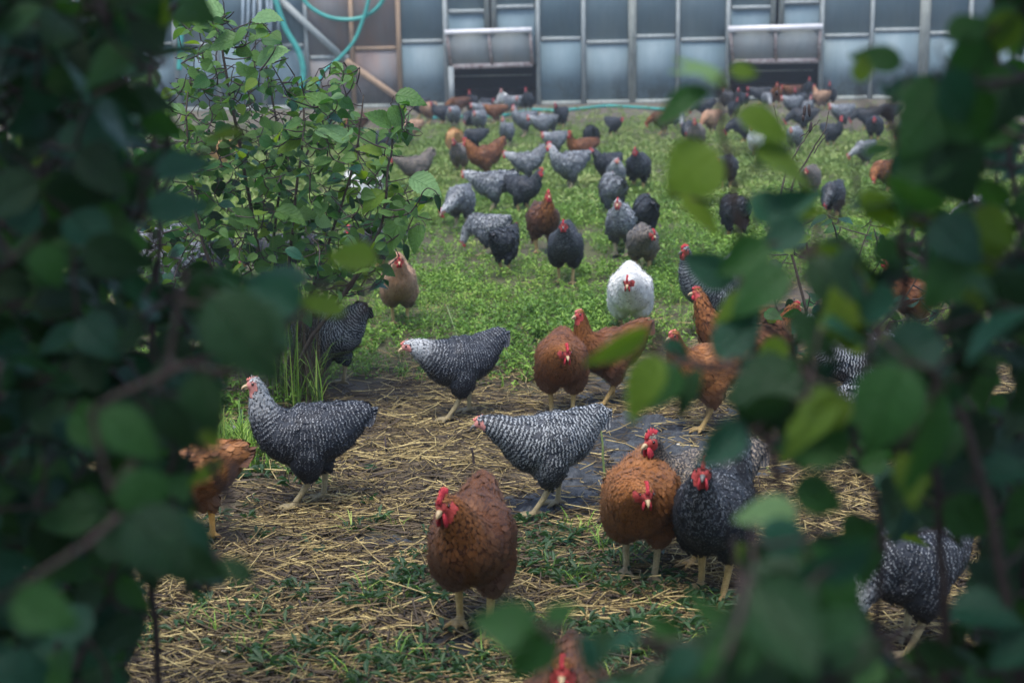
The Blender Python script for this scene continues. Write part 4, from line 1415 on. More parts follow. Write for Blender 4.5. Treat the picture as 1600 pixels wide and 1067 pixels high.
# the flock on the grass, getting farther
FL = [
    (970, 402, 10, 'grey', 'front', .05, 1.05, .3, .8, 'grey barred hen striding forward behind the tan-chested hen', 1.0),
    (1004, 428, 5, 'cuckoo', 'tucked', .03, 1.18, .3, .7, 'tan-chested grey hen with raised tail above the white hen', .9),
    (1008, 378, 170, 'dark', 'low', .03, 1.05, .3, .4, 'dull dark hen turned away behind the grey striding hen', .9),
    (760, 400, 120, 'grey', 'peck', .03, 1.05, .2, .4, 'pale grey hen pecking left beside a darker one', .86),
    (790, 428, -150, 'dark', 'low', .03, 1.05, .2, .4, 'slate grey hen turned right beside the pecking pale hen', .86),
    (850, 398, -8, 'chestnut', 'alert', .03, 1.1, .2, .9, 'rust brown hen standing tall in the middle of the flock', 1.0),
    (720, 360, 12, 'grey', 'graze', .02, 1.1, .3, .6, 'grey hen with white breast lowering its head toward the viewer', 1.0),
    (768, 334, 75, 'grey', 'low', .03, 1.05, .0, .3, 'long grey barred hen walking left behind the white-breasted hen', 1.05),
    (820, 336, -55, 'dark', 'front', .03, 1.1, .1, .7, 'dark hen with red face looking right beside the long grey hen', .95),
    (648, 300, 60, 'cuckoo', 'low', .03, 1.0, .5, .9, 'brownish barred hen with red head and lifted tail near the shrub twig', .95),
    (711, 248, 170, 'buff', 'graze', .02, 1.1, .2, .3, 'buff hen turned away on the far grass', 1.0),
    (718, 276, 20, 'cuckoo', 'front', .02, 1.0, .1, .7, 'dusky hen half behind the orange-brown hen', .95),
    (756, 284, 62, 'brown', 'front', .04, 1.05, .5, 1.1, 'orange-brown hen with tall red comb facing left', 1.05),
    (822, 290, 70, 'grey', 'low', .02, 1.05, .5, .7, 'light grey hen with lifted tail near the flock centre', .95),
    (888, 302, 58, 'grey', 'walk', .05, 1.08, .1, .9, 'large grey barred hen stretching its neck left', 1.1),
    (908, 264, 70, 'brown', 'walk', .03, 1.0, .2, .6, 'rusty hen walking left behind the large grey hen', .95),
    (924, 240, 175, 'dark', 'graze', .02, 1.1, .2, .3, 'round dark hen turned away on the far grass', .95),
    (948, 296, 40, 'dark', 'front', .02, 1.0, .2, .5, 'dark hen with pinkish head left of a blue-black one', .95),
    (997, 303, 12, 'dark', 'front', .04, 1.08, .2, .8, 'blue-black hen with red comb facing forward on the right grass', 1.02),
    (957, 340, 165, 'grey', 'low', .03, 1.1, .2, .3, 'plump grey hen seen from behind below the blue-black hen', 1.0),
    (962, 308, 10, 'grey', 'front', .02, 1.0, .2, .5, 'grey hen with pale head patch between two dark hens', .85),
    (1147, 378, 170, 'dark', 'graze', .02, 1.1, .2, .3, 'black hen with head down behind the right shrub stem', .95),
    (1134, 299, 20, 'dark', 'tucked', .02, 1.1, .2, .5, 'dark hen framed between two right shrub leaves', .95),
    (1264, 316, 20, 'cuckoo', 'tucked', .02, 1.0, .2, .5, 'greyish tan hen just under the catkin twigs', .9),
    (1088, 240, 20, 'cuckoo', 'front', .02, 1.0, .2, .9, 'pale hen with bright comb left of the tall right stem', 1.0),
    (1182, 250, 30, 'white', 'front', .02, 1.0, .2, .9, 'white hen with red head behind the right shrub leaves', 1.0),
    (1160, 228, 100, 'dark', 'graze', .02, 1.1, .2, .3, 'dark hen behind the tall right stem', 1.0),
    (1110, 212, 40, 'tan', 'graze', .02, 1.0, .2, .4, 'tan hen scratching on the bare earth right of centre', 1.0),
    (1034, 212, 100, 'chestnut', 'graze', .02, 1.0, .2, .4, 'dark chestnut hen at the tip of the long right leaf', .95),
    (1314, 204, 60, 'grey', 'low', .03, 1.0, .2, .7, 'pale grey hen walking left by the catkin twigs', 1.05),
    (1352, 206, 110, 'dark', 'graze', .02, 1.1, .2, .3, 'slate hen right of the pale grey hen', .95),
    (1366, 226, 20, 'dark', 'tucked', .02, 1.1, .2, .5, 'dark slate hen nearest in the trio on the far right earth', 1.0),
    (1388, 200, 80, 'dark', 'graze', .02, 1.1, .2, .3, 'dark hen farthest right in the trio on the earth', .95),
    (1430, 300, 80, 'dark', 'low', .03, 1.05, .2, .4, 'blue-black hen behind the right shrub above the brown comb', 1.0),
    (1385, 305, 70, 'brown', 'graze', .03, 1.05, .2, .4, 'brown hen just visible under the right shrub leaves', .9),
    (1300, 345, 30, 'dark', 'graze', .02, 1.05, .2, .4, 'dark hen behind the cluster of olive leaves', .9),
    (1530, 385, 60, 'grey', 'graze', .03, 1.05, .2, .4, 'grey hen behind the far right foliage', 1.0),
    # round the left pop hole
    (738, 182, 10, 'dark', 'alert', .02, 1.0, .2, .8, 'dark hen standing in the left pop hole', 1.0),
    (786, 178, 10, 'white', 'walk', .02, 1.0, .2, .3, 'white hen stepping out of the left pop hole', 1.0),
    (800, 182, -30, 'grey', 'tucked', .02, 1.0, .2, .7, 'grey hen right beside the white hen at the pop hole', 1.0),
    (825, 178, 20, 'dark', 'alert', .02, 1.0, .2, .8, 'dark hen at the right post of the left pop hole', 1.0),
    (716, 184, 70, 'chestnut', 'graze', .02, 1.0, .2, .4, 'dark red hen in the left corner of the left pop hole', 1.0),
    (709, 202, 12, 'grey', 'tucked', .02, 1.1, .2, .8, 'grey hen just below the left corner of the pop hole', 1.0),
    (752, 196, 40, 'grey', 'low', .02, 1.1, .2, .7, 'light grey hen below the left pop hole beside a rusty one', 1.0),
    (749, 210, 16, 'grey', 'tucked', .02, 1.1, .2, .8, 'darker grey hen in front of the light grey one', 1.0),
    (773, 196, 100, 'brown', 'low', .02, 1.0, .2, .7, 'rusty hen in the cluster below the left pop hole', .95),
    (818, 214, 55, 'grey', 'walk', .03, 1.0, .2, 1.0, 'grey hen with large red comb heading left before the hose', 1.05),
    (846, 218, 60, 'grey', 'low', .02, 1.0, .2, .4, 'whitish grey hen in the trio behind the flock', .95),
    (858, 214, 150, 'grey', 'low', .02, 1.1, .2, .4, 'mid grey hen in the trio behind the flock', .95),
    (876, 204, 30, 'dark', 'front', .02, 1.0, .2, .7, 'dark hen on the right of the trio behind the flock', .95),
    (669, 194, 40, 'tan', 'front', .02, 1.0, .2, .7, 'orange tan hen near the tip of the shrub leaf', 1.0),
    (654, 188, 60, 'dark', 'front', .02, 1.0, .2, .7, 'dark hen behind the orange tan hen', 1.0),
    (638, 230, 70, 'tan', 'peck', .02, 1.05, .2, .4, 'pale tan hen feeding by the middle shrub tip', 1.0),
    (600, 250, 60, 'dark', 'graze', .02, 1.05, .2, .4, 'dark hen hidden at the right edge of the middle shrub', 1.0),
    (560, 215, 60, 'chestnut', 'graze', .02, 1.05, .2, .4, 'red-brown hen behind the top of the middle shrub', 1.0),
    (570, 335, 120, 'white', 'low', .02, 1.0, .6, .4, 'white hen showing through the middle shrub', 1.0),
    (345, 268, 70, 'buff', 'graze', .02, 1.0, .2, .4, 'buff hen showing through the left of the middle shrub', 1.0),
    (238, 440, 60, 'grey', 'walk', .02, 1.0, .2, .9, 'grey hen with red face seen through the left foliage', 1.0),
    (262, 478, 80, 'grey', 'graze', .02, 1.0, .2, .4, 'barred grey hen low behind the left foliage', 1.0),
    (320, 470, 40, 'dark', 'walk', .02, 1.0, .2, .9, 'dark hen with pink face behind the middle shrub leaves', 1.0),
    (440, 455, 90, 'dark', 'graze', .02, 1.0, .2, .4, 'dark hen behind the base stems of the middle shrub', 1.0),
    (590, 425, 80, 'dark', 'low', .02, 1.0, .2, .6, 'dark hen at the lower right edge of the middle shrub', .9),
    (290, 555, 90, 'grey', 'tucked', .02, 1.1, .2, .4, 'round grey hen in the gap of the dark left leaves', 1.0),
    (98, 560, 60, 'grey', 'graze', .02, 1.0, .2, .4, 'grey hen glimpsed deep in the far left leaves', 1.0),
    # round the right pop hole
    (1134, 176, 30, 'grey', 'walk', .02, 1.0, .2, .8, 'grey hen with red head left of the right pop hole', 1.0),
    (1153, 178, 10, 'dark', 'walk', .02, 1.0, .2, .8, 'slate hen at the left post of the right pop hole', 1.0),
    (1186, 166, 90, 'dark', 'low', .02, 1.0, .2, .4, 'dark hen in the shade of the right pop hole', 1.0),
    (1213, 168, 5, 'brown', 'walk', .02, 1.0, .2, .8, 'rust brown hen in the middle of the right pop hole', 1.05),
    (1236, 164, 60, 'chestnut', 'low', .02, 1.0, .2, .4, 'dull red hen deep in the right pop hole', 1.0),
    (1263, 158, 12, 'dark', 'alert', .02, 1.0, .2, .8, 'upright dark hen inside the right pop hole', 1.0),
    (1248, 180, 40, 'dark', 'walk', .02, 1.0, .2, .8, 'slate hen with pink face below the right pop hole', 1.0),
    (1236, 186, 60, 'grey', 'low', .02, 1.0, .2, .7, 'grey hen with lowered head below the right pop hole', 1.0),
    (1282, 174, 150, 'tan', 'walk', .03, 1.1, .2, .4, 'pinkish tan hen on yellow legs by the right pop hole post', 1.0),
    (1297, 168, 20, 'dark', 'alert', .02, 1.0, .2, .6, 'dark hen against the panes right of the pop hole', 1.0),
    (1252, 210, 100, 'dark', 'graze', .02, 1.1, .2, .4, 'dark hen behind the hanging catkins', 1.0),
    (1098, 188, 80, 'dark', 'graze', .02, 1.1, .2, .4, 'dark hen on the bare earth left of the tall stem', 1.0),
]
LB1 = 'in the far flock before the left pop hole'
LB2 = 'in the far flock before the right pop hole'
LB3 = 'on the open far ground between the two pop holes'
far_groups = {}
for spots, where, grp_ in ((((762, 180), (812, 176), (733, 205), (792, 232), (690, 196), (866, 250), (742, 238)), LB1, 'hens before the left pop hole'),
                           (((1163, 172), (1198, 172), (1272, 170), (1262, 190), (1147, 190), (1240, 240), (1420, 225), (1350, 262), (1300, 232)), LB2, 'hens before the right pop hole'),
                           (((960, 215), (1060, 205), (1075, 225)), LB3, 'hens loose on the far ground')):
    for q, (px, py) in enumerate(spots):
        kd_ = ('dark', 'grey')[q % 2]
        ps_ = ('tucked', 'graze', 'front', 'peck', 'alert')[(q * 3) % 5]
        lb_ = '%s hen %s %s' % ({'dark': 'near-black', 'grey': 'light grey'}[kd_], {'tucked': 'drawing in its neck', 'graze': 'lowering its head', 'front': 'looking ahead', 'peck': 'pecking the ground', 'alert': 'craning its neck'}[ps_], where)
        far_groups[lb_] = grp_
        FL.append((px, py, (-35, 50, 160, 20, 75, -10)[(q + px) % 6], kd_, ps_, .02, 1.0, .2, .8, lb_, .82 + .02 * (q % 6)))
for (px, py, hd_, kd, ps, stv, ft, tl_, cb, lb, scl) in FL:
    ob_ = hen(px, py, hd_ + random.uniform(-6, 6), kd, lb, ps, stv, 0, ft, tl_, cb, scl)
    if lb in far_groups:
        ob_['group'] = far_groups[lb]


# ------------------------------------------------------------------ leaves
def leaf_arrays(var, hi=True):
    r = np.random.default_rng(500 + var)
    nv, nu = (22, 5) if hi else (7, 3)
    wid = r.uniform(.29, .38)
    fold = r.uniform(.10, .28)
    droop = r.uniform(.08, .38)
    curl = r.uniform(-.10, .16)
    twist = r.uniform(-.25, .25)
    wob = r.random(3) * 6.28
    V, UV = [], []
    for i in range(nv):
        v = i / (nv - 1)
        w = wid * (math.sin(math.pi * min(1, v ** .74)) ** .80 if 0 < v < 1 else 0.0)
        w *= (1.06 - .42 * v ** 3) + (.07 if i % 2 else -.03) * (1 if hi else 0)
        for j in range(nu):
            u = j / (nu - 1) * 2 - 1
            x = u * w
            y = v + (.035 * (1 - abs(u)) if 0 < v < 1 else 0)
            zc = (abs(u) * w) * fold + curl * u * u * w
            zc += .020 * math.sin(v * 8 * 2 * math.pi - abs(u) * 3.5) * (abs(u) ** .6) * (1 if hi else .0)
            zc += .030 * math.sin(v * 5 + wob[0] + 2 * u) * abs(u)
            a = twist * v
            z = -droop * v * v + zc * math.cos(a) + x * math.sin(a)
            x = x * math.cos(a) - zc * math.sin(a)
            V.append((x, y, z))
            UV.append((u * .5 * max(w / wid, .12) + .5, v))
    Q = []
    for i in range(nv - 1):
        for j in range(nu - 1):
            Q.append((i * nu + j, i * nu + j + 1, (i + 1) * nu + j + 1, (i + 1) * nu + j))
    return np.array(V), np.array(Q), np.array(UV)


LA = [leaf_arrays(k) for k in range(9)]
LA_LO = [leaf_arrays(k, False) for k in range(9)]
LM = []
for (V_, Q_, UV_) in LA:
    m_ = mesh_np('leaf', V_, quads=Q_)
    set_uv(m_, UV_)
    m_.materials.append(None)
    LM.append(m_)
KINDS = ['g', 'y', 'b', 'd', 'p', 'm']


class Shrub:
    def __init__(self, loc, label, cat='shrub', name='alder_shrub', limit=295):
        self.loc = Vector(loc)
        self.root = empty(name, self.loc)
        tag(self.root, label, cat)
        self.nodes = []
        self.leaves = []
        self.limit = limit
        self.tw = MB()
        self.limb_r = []

    def stem(self, pts, r0_, r1_, name='stem', mat=None):
        P = catmull([tuple(p) for p in pts], max(6, len(pts) * 6))
        jit = np.cumsum(RNG.normal(0, .0025, (len(P), 3)), axis=0)
        P = P + jit - jit[:1]
        R = np.linspace(r0_, r1_, len(P))
        MB().tube(P - np.array(self.loc), R, 9).build(name, mat or M_BARK, self.root)
        self.nodes += [tuple(p) for p in P]

    def leaf(self, B, T, N, kind='g', W=1.0, var=None):
        self.leaves.append((np.array(B, float), np.array(T, float), np.array(N, float), kind, W, random.randrange(9) if var is None else var))

    def finish(self, maxgap=.5, rad=.0022):
        nodes = np.array(self.nodes)
        rr = list(np.full(len(nodes), .004))
        ls = self.leaves
        d0 = [np.min(np.linalg.norm(nodes - l[0], axis=1)) for l in ls]
        order = np.argsort(d0)
        nodes = list(map(np.array, nodes))
        arr = np.array(nodes)
        for i in order:
            B, T, N, kind, W, var = ls[i]
            pet = B - nz3(T - B) * .012 - np.array([0, 0, .006])
            dd = np.linalg.norm(arr - pet, axis=1) + .25 * np.maximum(arr[:, 2] - pet[2], 0)
            j = int(dd.argmin())
            A = arr[j]
            L = np.linalg.norm(pet - A)
            mid = (A + pet) / 2 + RNG.normal(0, .05 * L + .001, 3) - np.array([0, 0, .04 * L])
            P = catmull([A, mid, pet, B + (T - B) * .03], 5)
            R = np.linspace(rad * (1 + 2.0 * min(1, L / .3)), rad * .55, 5)
            self.tw.tube(P - np.array(self.loc), R, 4 if self.limit else 3, False)
            arr = np.concatenate([arr, P[1:4]])
        self.tw.build('twig', M_TWIG, self.root)['kind'] = 'stuff'
        # leaves: the largest in view one by one, the rest joined
        size = [np.linalg.norm(l[1] - l[0]) / max(.3, np.linalg.norm((l[0] + l[1]) / 2 - np.array([0, 0, CAMZ]))) for l in ls]
        inview = []
        for l in ls:
            x, y = toimg(((l[0] + l[1]) / 2)[None])
            inview.append(-40 < x[0] < 1640 and -40 < y[0] < 1107)
        rank = sorted(range(len(ls)), key=lambda i: (-int(inview[i]), -size[i]))
        VV, QQ, UU, MI, RR, n = [], [], [], [], [], 0
        for q, i in enumerate(rank):
            B, T, N, kind, W, var = ls[i]
            t = T - B
            L = np.linalg.norm(t)
            t /= L
            N = nz3(N - t * (N @ t))
            s = np.cross(t, N)
            if q < self.limit:
                o = bpy.data.objects.new('leaf', LM[var])
                COL.objects.link(o)
                o.parent = self.root
                Mx = Matrix(((s[0] * L * W, t[0] * L, N[0] * L, B[0] - self.loc.x), (s[1] * L * W, t[1] * L, N[1] * L, B[1] - self.loc.y), (s[2] * L * W, t[2] * L, N[2] * L, B[2] - self.loc.z), (0, 0, 0, 1)))
                o.matrix_local = Mx
                objmat(o, (LEAF[kind],))
            else:
                V_, Q_, U_ = LA[var] if size[i] * F > 40 and inview[i] else LA_LO[var]
                W_ = V_ * np.array([L * W, L, L])
                P = B + W_[:, :1] * s + W_[:, 1:2] * t + W_[:, 2:3] * N
                VV.append(P - np.array(self.loc))
                QQ.append(Q_ + n)
                UU.append(U_)
                MI.append(np.full(len(Q_), KINDS.index(kind)))
                RR.append(np.full(len(V_), random.random()))
                n += len(V_)
        if VV:
            me = mesh_np('foliage', np.concatenate(VV), quads=np.concatenate(QQ))
            set_uv(me, np.concatenate(UU))
            r_ = np.concatenate(RR)
            set_attr(me, 'lr', np.stack([r_] * 4, -1))
            for k in KINDS:
                me.materials.append(LEAF[k])
            me.polygons.foreach_set('material_index', np.concatenate(MI).astype(np.int32))
            o = link('foliage', me, None, self.root)
            o['kind'] = 'stuff'


def inpoly(x, y, poly):
    c = False
    n = len(poly)
    for i in range(n):
        x1, y1 = poly[i]
        x2, y2 = poly[(i + 1) % n]
        if (y1 > y) != (y2 > y) and x < (x2 - x1) * (y - y1) / (y2 - y1) + x1:
            c = not c
    return c


def pick(weights):
    ks = list(weights)
    return random.choices(ks, [weights[k] for k in ks])[0]


HOLES = [(365, 805, 85), (1480, 20, 60), (1415, 940, 95), (1330, 580, 52), (1425, 480, 60), (1370, 230, 75), (1240, 460, 60), (1490, 880, 45), (1340, 790, 40), (235, 410, 45), (290, 530, 35), (1500, 300, 40)]


def fill(sh, poly, n, d0, d1, l0, l1, weights, up=.5, toward=.6, droop=.35, W=(.85, 1.1)):
    xs = [p[0] for p in poly]
    ys = [p[1] for p in poly]
    k = 0
    tries = 0
    while k < n and tries < n * 40:
        tries += 1
        x, y = random.uniform(min(xs), max(xs)), random.uniform(min(ys), max(ys))
        if not inpoly(x, y, poly):
            continue
        if any((x - h[0]) ** 2 + (y - h[1]) ** 2 < h[2] ** 2 for h in HOLES):
            continue
        D = random.uniform(d0, d1)
        B = np.array(atD(x, y, D))
        a = random.uniform(0, 2 * math.pi)
        dr = nz3([math.cos(a), math.sin(a) * .8, -droop + random.gauss(0, .35)])
        L = random.uniform(l0, l1)
        c = B + dr * L * .5
        N = nz3(np.array([random.gauss(0, .5), -toward + random.gauss(0, .4), up + random.gauss(0, .35)]))
        sh.leaf(B - dr * L * .5, B + dr * L * .5, N, pick(weights), random.uniform(*W))
        k += 1


def fleaf(sh, bx, by, tx, ty, D, kind, W=1.0, N=None, dt=0.0, var=None):
    """one leaf from its stalk spot to its tip spot"""
    B = np.array(atD(bx, by, D))
    T = np.array(atD(tx, ty, D + dt))
    if N is None:
        N = [random.gauss(0, .45), -.7 + random.gauss(0, .25), .6 + random.gauss(0, .25)]
    sh.leaf(B, T, N, kind, W, var)


# middle shrub, in focus
gb = gpt(425, 625)
S = Shrub((gb.x, gb.y, 0), 'bushy green alder shrub in sharp focus left of centre with many serrated leaves')
Yb = gb.y


def sp(px, py, dy=0.0):
    return atY(px, py, Yb + dy)


base = np.array([gb.x, gb.y, -.02])
for pts, ra, rb in (
        ([(420, 628, 0), (415, 500, .05), (400, 380, .1), (375, 250, .05), (352, 120, 0), (345, 30, 0), (338, 8, 0)], .013, .003),
        ([(428, 628, -.03), (440, 500, -.05), (450, 400, 0), (462, 280, .05), (470, 180, .1), (455, 120, .1)], .012, .003),
        ([(435, 628, .03), (465, 520, .1), (500, 420, .1), (530, 330, .05), (555, 230, 0), (560, 160, 0)], .012, .003),
        ([(440, 628, 0), (485, 540, -.1), (535, 470, -.2), (570, 410, -.25), (598, 340, -.3), (606, 260, -.3), (618, 205, -.3), (632, 170, -.3)], .011, .003),
        ([(400, 628, 0), (370, 520, -.1), (330, 420, -.2), (300, 320, -.2), (285, 200, -.15), (290, 120, -.1)], .012, .003),
        ([(405, 628, .06), (360, 530, .2), (300, 450, .3), (260, 380, .3), (235, 300, .3)], .010, .003),
        ([(430, 628, .1), (430, 500, .3), (420, 380, .35), (430, 250, .35), (410, 120, .3), (405, 70, .3)], .011, .003)):
    S.stem([sp(*p) for p in pts], ra, rb)
S.stem([sp(598, 340, -.3), sp(640, 330, -.35), sp(672, 290, -.4), sp(690, 300, -.4)], .004, .002, 'branch', M_TWIG)
S.stem([sp(540, 460, -.2), sp(585, 400, -.3), sp(630, 365, -.35), sp(655, 350, -.38)], .005, .002, 'branch', M_TWIG)
POLYM = [(270, 20), (335, 0), (370, 20), (420, 40), (450, 75), (440, 120), (530, 105), (560, 120), (560, 190), (600, 190), (640, 150), (645, 200), (625, 250), (600, 270), (640, 300),
         (690, 290), (665, 330), (650, 380), (610, 400), (610, 440), (560, 470), (520, 480), (470, 500), (430, 470), (330, 480), (240, 500), (200, 400), (190, 250), (230, 160), (290, 130)]
MW = {'m': 62, 'g': 22, 'y': 16, 'b': 10, 'd': 4, 'p': 6}


def fillY(sh, poly, n, y0, y1, l0, l1, weights, up=.75, toward=.45):
    xs = [p[0] for p in poly]
    ys = [p[1] for p in poly]
    k = 0
    while k < n:
        x, y = random.uniform(min(xs), max(xs)), random.uniform(min(ys), max(ys))
        if not inpoly(x, y, poly):
            continue
        B = np.array(atY(x, y, random.uniform(y0, y1)))
        a = random.uniform(0, 2 * math.pi)
        dr = nz3([math.cos(a), math.sin(a) * .7, -.25 + random.gauss(0, .3)])
        L = random.uniform(l0, l1)
        N = nz3(np.array([random.gauss(0, .45), -toward + random.gauss(0, .4), up + random.gauss(0, .3)]))
        sh.leaf(B - dr * L * .5, B + dr * L * .5, N, pick(weights), random.uniform(.85, 1.15))
        k += 1


fillY(S, POLYM, 1180, Yb - .45, Yb + .5, .045, .098, MW)
fillY(S, [(300, 120), (520, 120), (580, 200), (600, 400), (480, 470), (300, 460), (250, 300)], 230, Yb - .2, Yb + .5, .05, .09, {'m': 30, 'g': 50, 'd': 20})
# the sprig reaching right, with big ribbed leaves
for a in ((618, 150, 664, 152), (612, 165, 632, 205), (612, 200, 570, 175), (598, 240, 560, 225), (640, 278, 692, 300), (630, 330, 600, 395), (655, 350, 642, 395), (600, 300, 560, 330),
          (545, 220, 500, 190), (520, 170, 480, 140), (470, 215, 430, 235), (380, 60, 322, 70), (350, 22, 300, 8), (400, 100, 445, 70), (395, 30, 440, 25), (430, 330, 480, 350), (360, 330, 405, 350)):
    B = np.array(sp(a[0], a[1], -.32))
    T = np.array(sp(a[2], a[3], -.36))
    S.leaf(B, T, [random.gauss(0, .2), -.6, .75], random.choice('mmmyp'), random.uniform(.9, 1.1))
for (x, y) in ((688, 318, ), (518, 395), (640, 395), (555, 320)):
    B = np.array(sp(x - 8, y - 14, -.35))
    S.leaf(B, np.array(sp(x, y + 14, -.35)), [.3, -.9, .2], 'd', .5)
S.finish()

# tall grass and dry stalks round its foot
def clump(name, spots, per, L, w, mat, label, cat, lean=.35, seed=1):
    X = np.array([s.x for s in spots])
    Y = np.array([s.y for s in spots])
    o = blades_object(name, X, Y, per, L, w, mat, seed, lean)
    return tag(o, label, cat)


clump('tall_grass', [gpt(430 + random.gauss(0, 38), 622 + random.gauss(0, 12)) for _ in range(10)], 4, .85, .005, M_WEED, 'tall green grass blades growing up through the middle shrub', 'grass', .22, 31)
clump('tall_grass', [gpt(478 + random.gauss(0, 14), 632 + random.gauss(0, 6)) for _ in range(10)], 6, .32, .007, M_WEED, 'broad green grass at the foot of the middle shrub', 'grass', .7, 32)
clump('dry_stalks', [gpt(485 + random.gauss(0, 14), 618 + random.gauss(0, 10)) for _ in range(44)], 7, .46, .0028, M_STRAWD, 'pale dry stalks standing at the right foot of the middle shrub', 'dry grass', .25, 33)
clump('tall_grass', [gpt(370 + random.gauss(0, 26), 715 + random.gauss(0, 16)) for _ in range(70)], 6, .16, .006, M_WEED, 'bright grass patch behind the white-headed speckled pullet', 'grass', .6, 34)

# small shrub in focus on the right, mostly hidden, with catkin twigs
gr = gpt(1260, 600)
S2 = Shrub((gr.x, gr.y, 0), 'thin alder shrub with bare catkin twigs behind the right foreground leaves')
Yr = gr.y


def sr(px, py, dy=0.0):
    return atY(px, py, Yr + dy)


for pts in ([(1265, 605), (1262, 500), (1235, 400), (1212, 330), (1222, 262), (1250, 215), (1272, 185)], [(1275, 605), (1280, 480), (1262, 380), (1240, 300), (1262, 250), (1290, 205), (1300, 168)],
            [(1255, 605), (1230, 520), (1205, 450), (1195, 380)], [(1280, 605), (1310, 520), (1340, 420), (1365, 350)], [(1290, 605), (1350, 540), (1420, 470), (1470, 380)]):
    S2.stem([sr(*p) for p in pts], .009, .0018)
for pts in ([(1250, 215), (1268, 200), (1285, 188)], [(1272, 240), (1292, 215), (1298, 208)], [(1222, 262), (1216, 200), (1213, 165)], [(1195, 380), (1205, 350), (1218, 340)], [(1240, 300), (1222, 290)]):
    S2.stem([sr(*p) for p in pts], .003, .0016, 'branch', M_TWIG)
for (x, y, dx, L) in ((1258, 165, -2, 18), (1264, 163, 1, 20), (1268, 190, -3, 18), (1213, 142, 1, 8), (1255, 180, 0, 10)):
    c0, c1 = np.array(sr(x, y)), np.array(sr(x + dx, y + L))
    P = np.linspace(c0, c1, 6) - np.array(S2.loc)
    MB().tube(P, [.003, .0075, .008, .008, .007, .003], 8).build('catkin', M_TWIG, S2.root)
fillY(S2, [(1180, 330), (1300, 340), (1420, 330), (1520, 380), (1560, 560), (1400, 620), (1200, 600), (1190, 440)], 170, Yr - .3, Yr + .4, .06, .10, {'g': 40, 'b': 20, 'y': 15, 'd': 20})
S2.finish()

# foreground shrub, left
gl = atD(-40, 500, 1.5)
S3 = Shrub((gl.x, gl.y, 0), 'dark out-of-focus alder shrub filling the left edge close to the viewer')
for pts, D in (([(150, 2600), (140, 1500), (120, 900), (150, 500), (130, 200), (160, -100), (150, -500)], 2.5), ([(-40, 2600), (-60, 1300), (-20, 800), (20, 400), (0, 0), (10, -600)], 2.7),
               ([(230, 2600), (240, 1500), (230, 1000), (210, 700), (220, 400), (205, 100), (215, -200)], 2.3), ([(60, 2300), (50, 1400), (70, 1000), (60, 700), (90, 300), (60, -100)], 2.6)):
    P = []
    for (x, y) in pts:
        p = atD(x, min(y, 1067), D)
        if y > 1067:
            p = Vector((p.x, p.y, max(0.0, p.z - (y - 1067) / F * D)))
        P.append(p)
    if P[0].z > 0:
        P[0].z = 0
    S3.stem(P, .007, .003, 'stem', M_TWIG)
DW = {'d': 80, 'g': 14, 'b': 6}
POLYL = [(-120, -60), (280, -60), (300, 10), (215, 60), (225, 130), (250, 180), (270, 215), (255, 260), (230, 300), (225, 360), (240, 400), (330, 440), (400, 430), (440, 450), (455, 490), (440, 530), (395, 545), (350, 575),
         (330, 600), (320, 640), (300, 690), (290, 740), (320, 800), (370, 870), (330, 920), (260, 890), (220, 930), (180, 1000), (180, 1120), (-120, 1120)]
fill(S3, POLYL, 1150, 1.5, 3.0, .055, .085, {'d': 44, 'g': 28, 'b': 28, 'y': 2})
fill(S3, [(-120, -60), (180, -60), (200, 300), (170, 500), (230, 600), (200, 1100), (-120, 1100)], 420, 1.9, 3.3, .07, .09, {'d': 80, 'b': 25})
fill(S3, [(-1100, -800), (-100, -800), (-100, 1300), (-1100, 1300)], 330, .8, 2.4, .08, .11, DW, up=.8)  # extra leaves beyond the left edge, added to shade the shrub
fill(S3, [(-300, -1100), (420, -1100), (380, -400), (330, -70), (-100, -70)], 330, 1.0, 2.4, .08, .11, DW, up=.9)  # extra leaves above the view, added to shade the shrub below
for a in ((590, 405, 505, 395, 1.45, 'y', .75), (540, 490, 455, 455, 1.4, 'y', .5), (470, 480, 380, 440, 1.3, 'b', .9), (380, 560, 320, 480, 1.25, 'd', 1.1), (480, 440, 380, 415, 1.5, 'b', .8),
          (350, 722, 285, 755, 1.5, 'y', .6), (380, 210, 315, 205, 1.6, 'y', .5), (330, 850, 275, 800, 1.4, 'b', .9), (395, 905, 340, 870, 1.3, 'd', .9), (330, 460, 430, 600, 1.2, 'd', 1.1), (300, 430, 400, 560, 1.3, 'd', 1.1),
          (310, 580, 330, 690, 1.25, 'd', 1.0), (360, 480, 470, 530, 1.25, 'd', 1.0), (240, 270, 330, 240, 1.4, 'b', .9), (230, 330, 320, 310, 1.5, 'b', .8), (255, 620, 300, 720, 1.3, 'd', 1.1), (160, 640, 250, 720, 1.2, 'g', 1.0),
          (210, 730, 240, 830, 1.2, 'g', 1.1), (20, 930, 120, 980, 1.1, 'g', 1.1), (200, 800, 300, 900, 1.2, 'd', 1.1), (300, 640, 330, 700, 1.4, 'd', 1.0), (60, 380, 90, 450, 1.3, 'g', 1), (410, 480, 440, 560, 1.3, 'd', 1.0),
          (250, 80, 200, 30, 1.5, 'd', 1), (230, 100, 300, 60, 1.6, 'd', .6), (180, 20, 250, -10, 1.4, 'd', .9), (200, 150, 270, 165, 1.7, 'd', .8), (340, 700, 300, 640, 1.4, 'y', .6)):
    fleaf(S3, *a[:5], a[5], a[6])
S3.finish()

# foreground shrub, right, with its tall stem
g4 = atD(1190, 700, 1.55)
S4 = Shrub((g4.x + .05, g4.y, 0), 'blurred alder shrub close on the right with one tall leafy stem and yellow-green leaves')


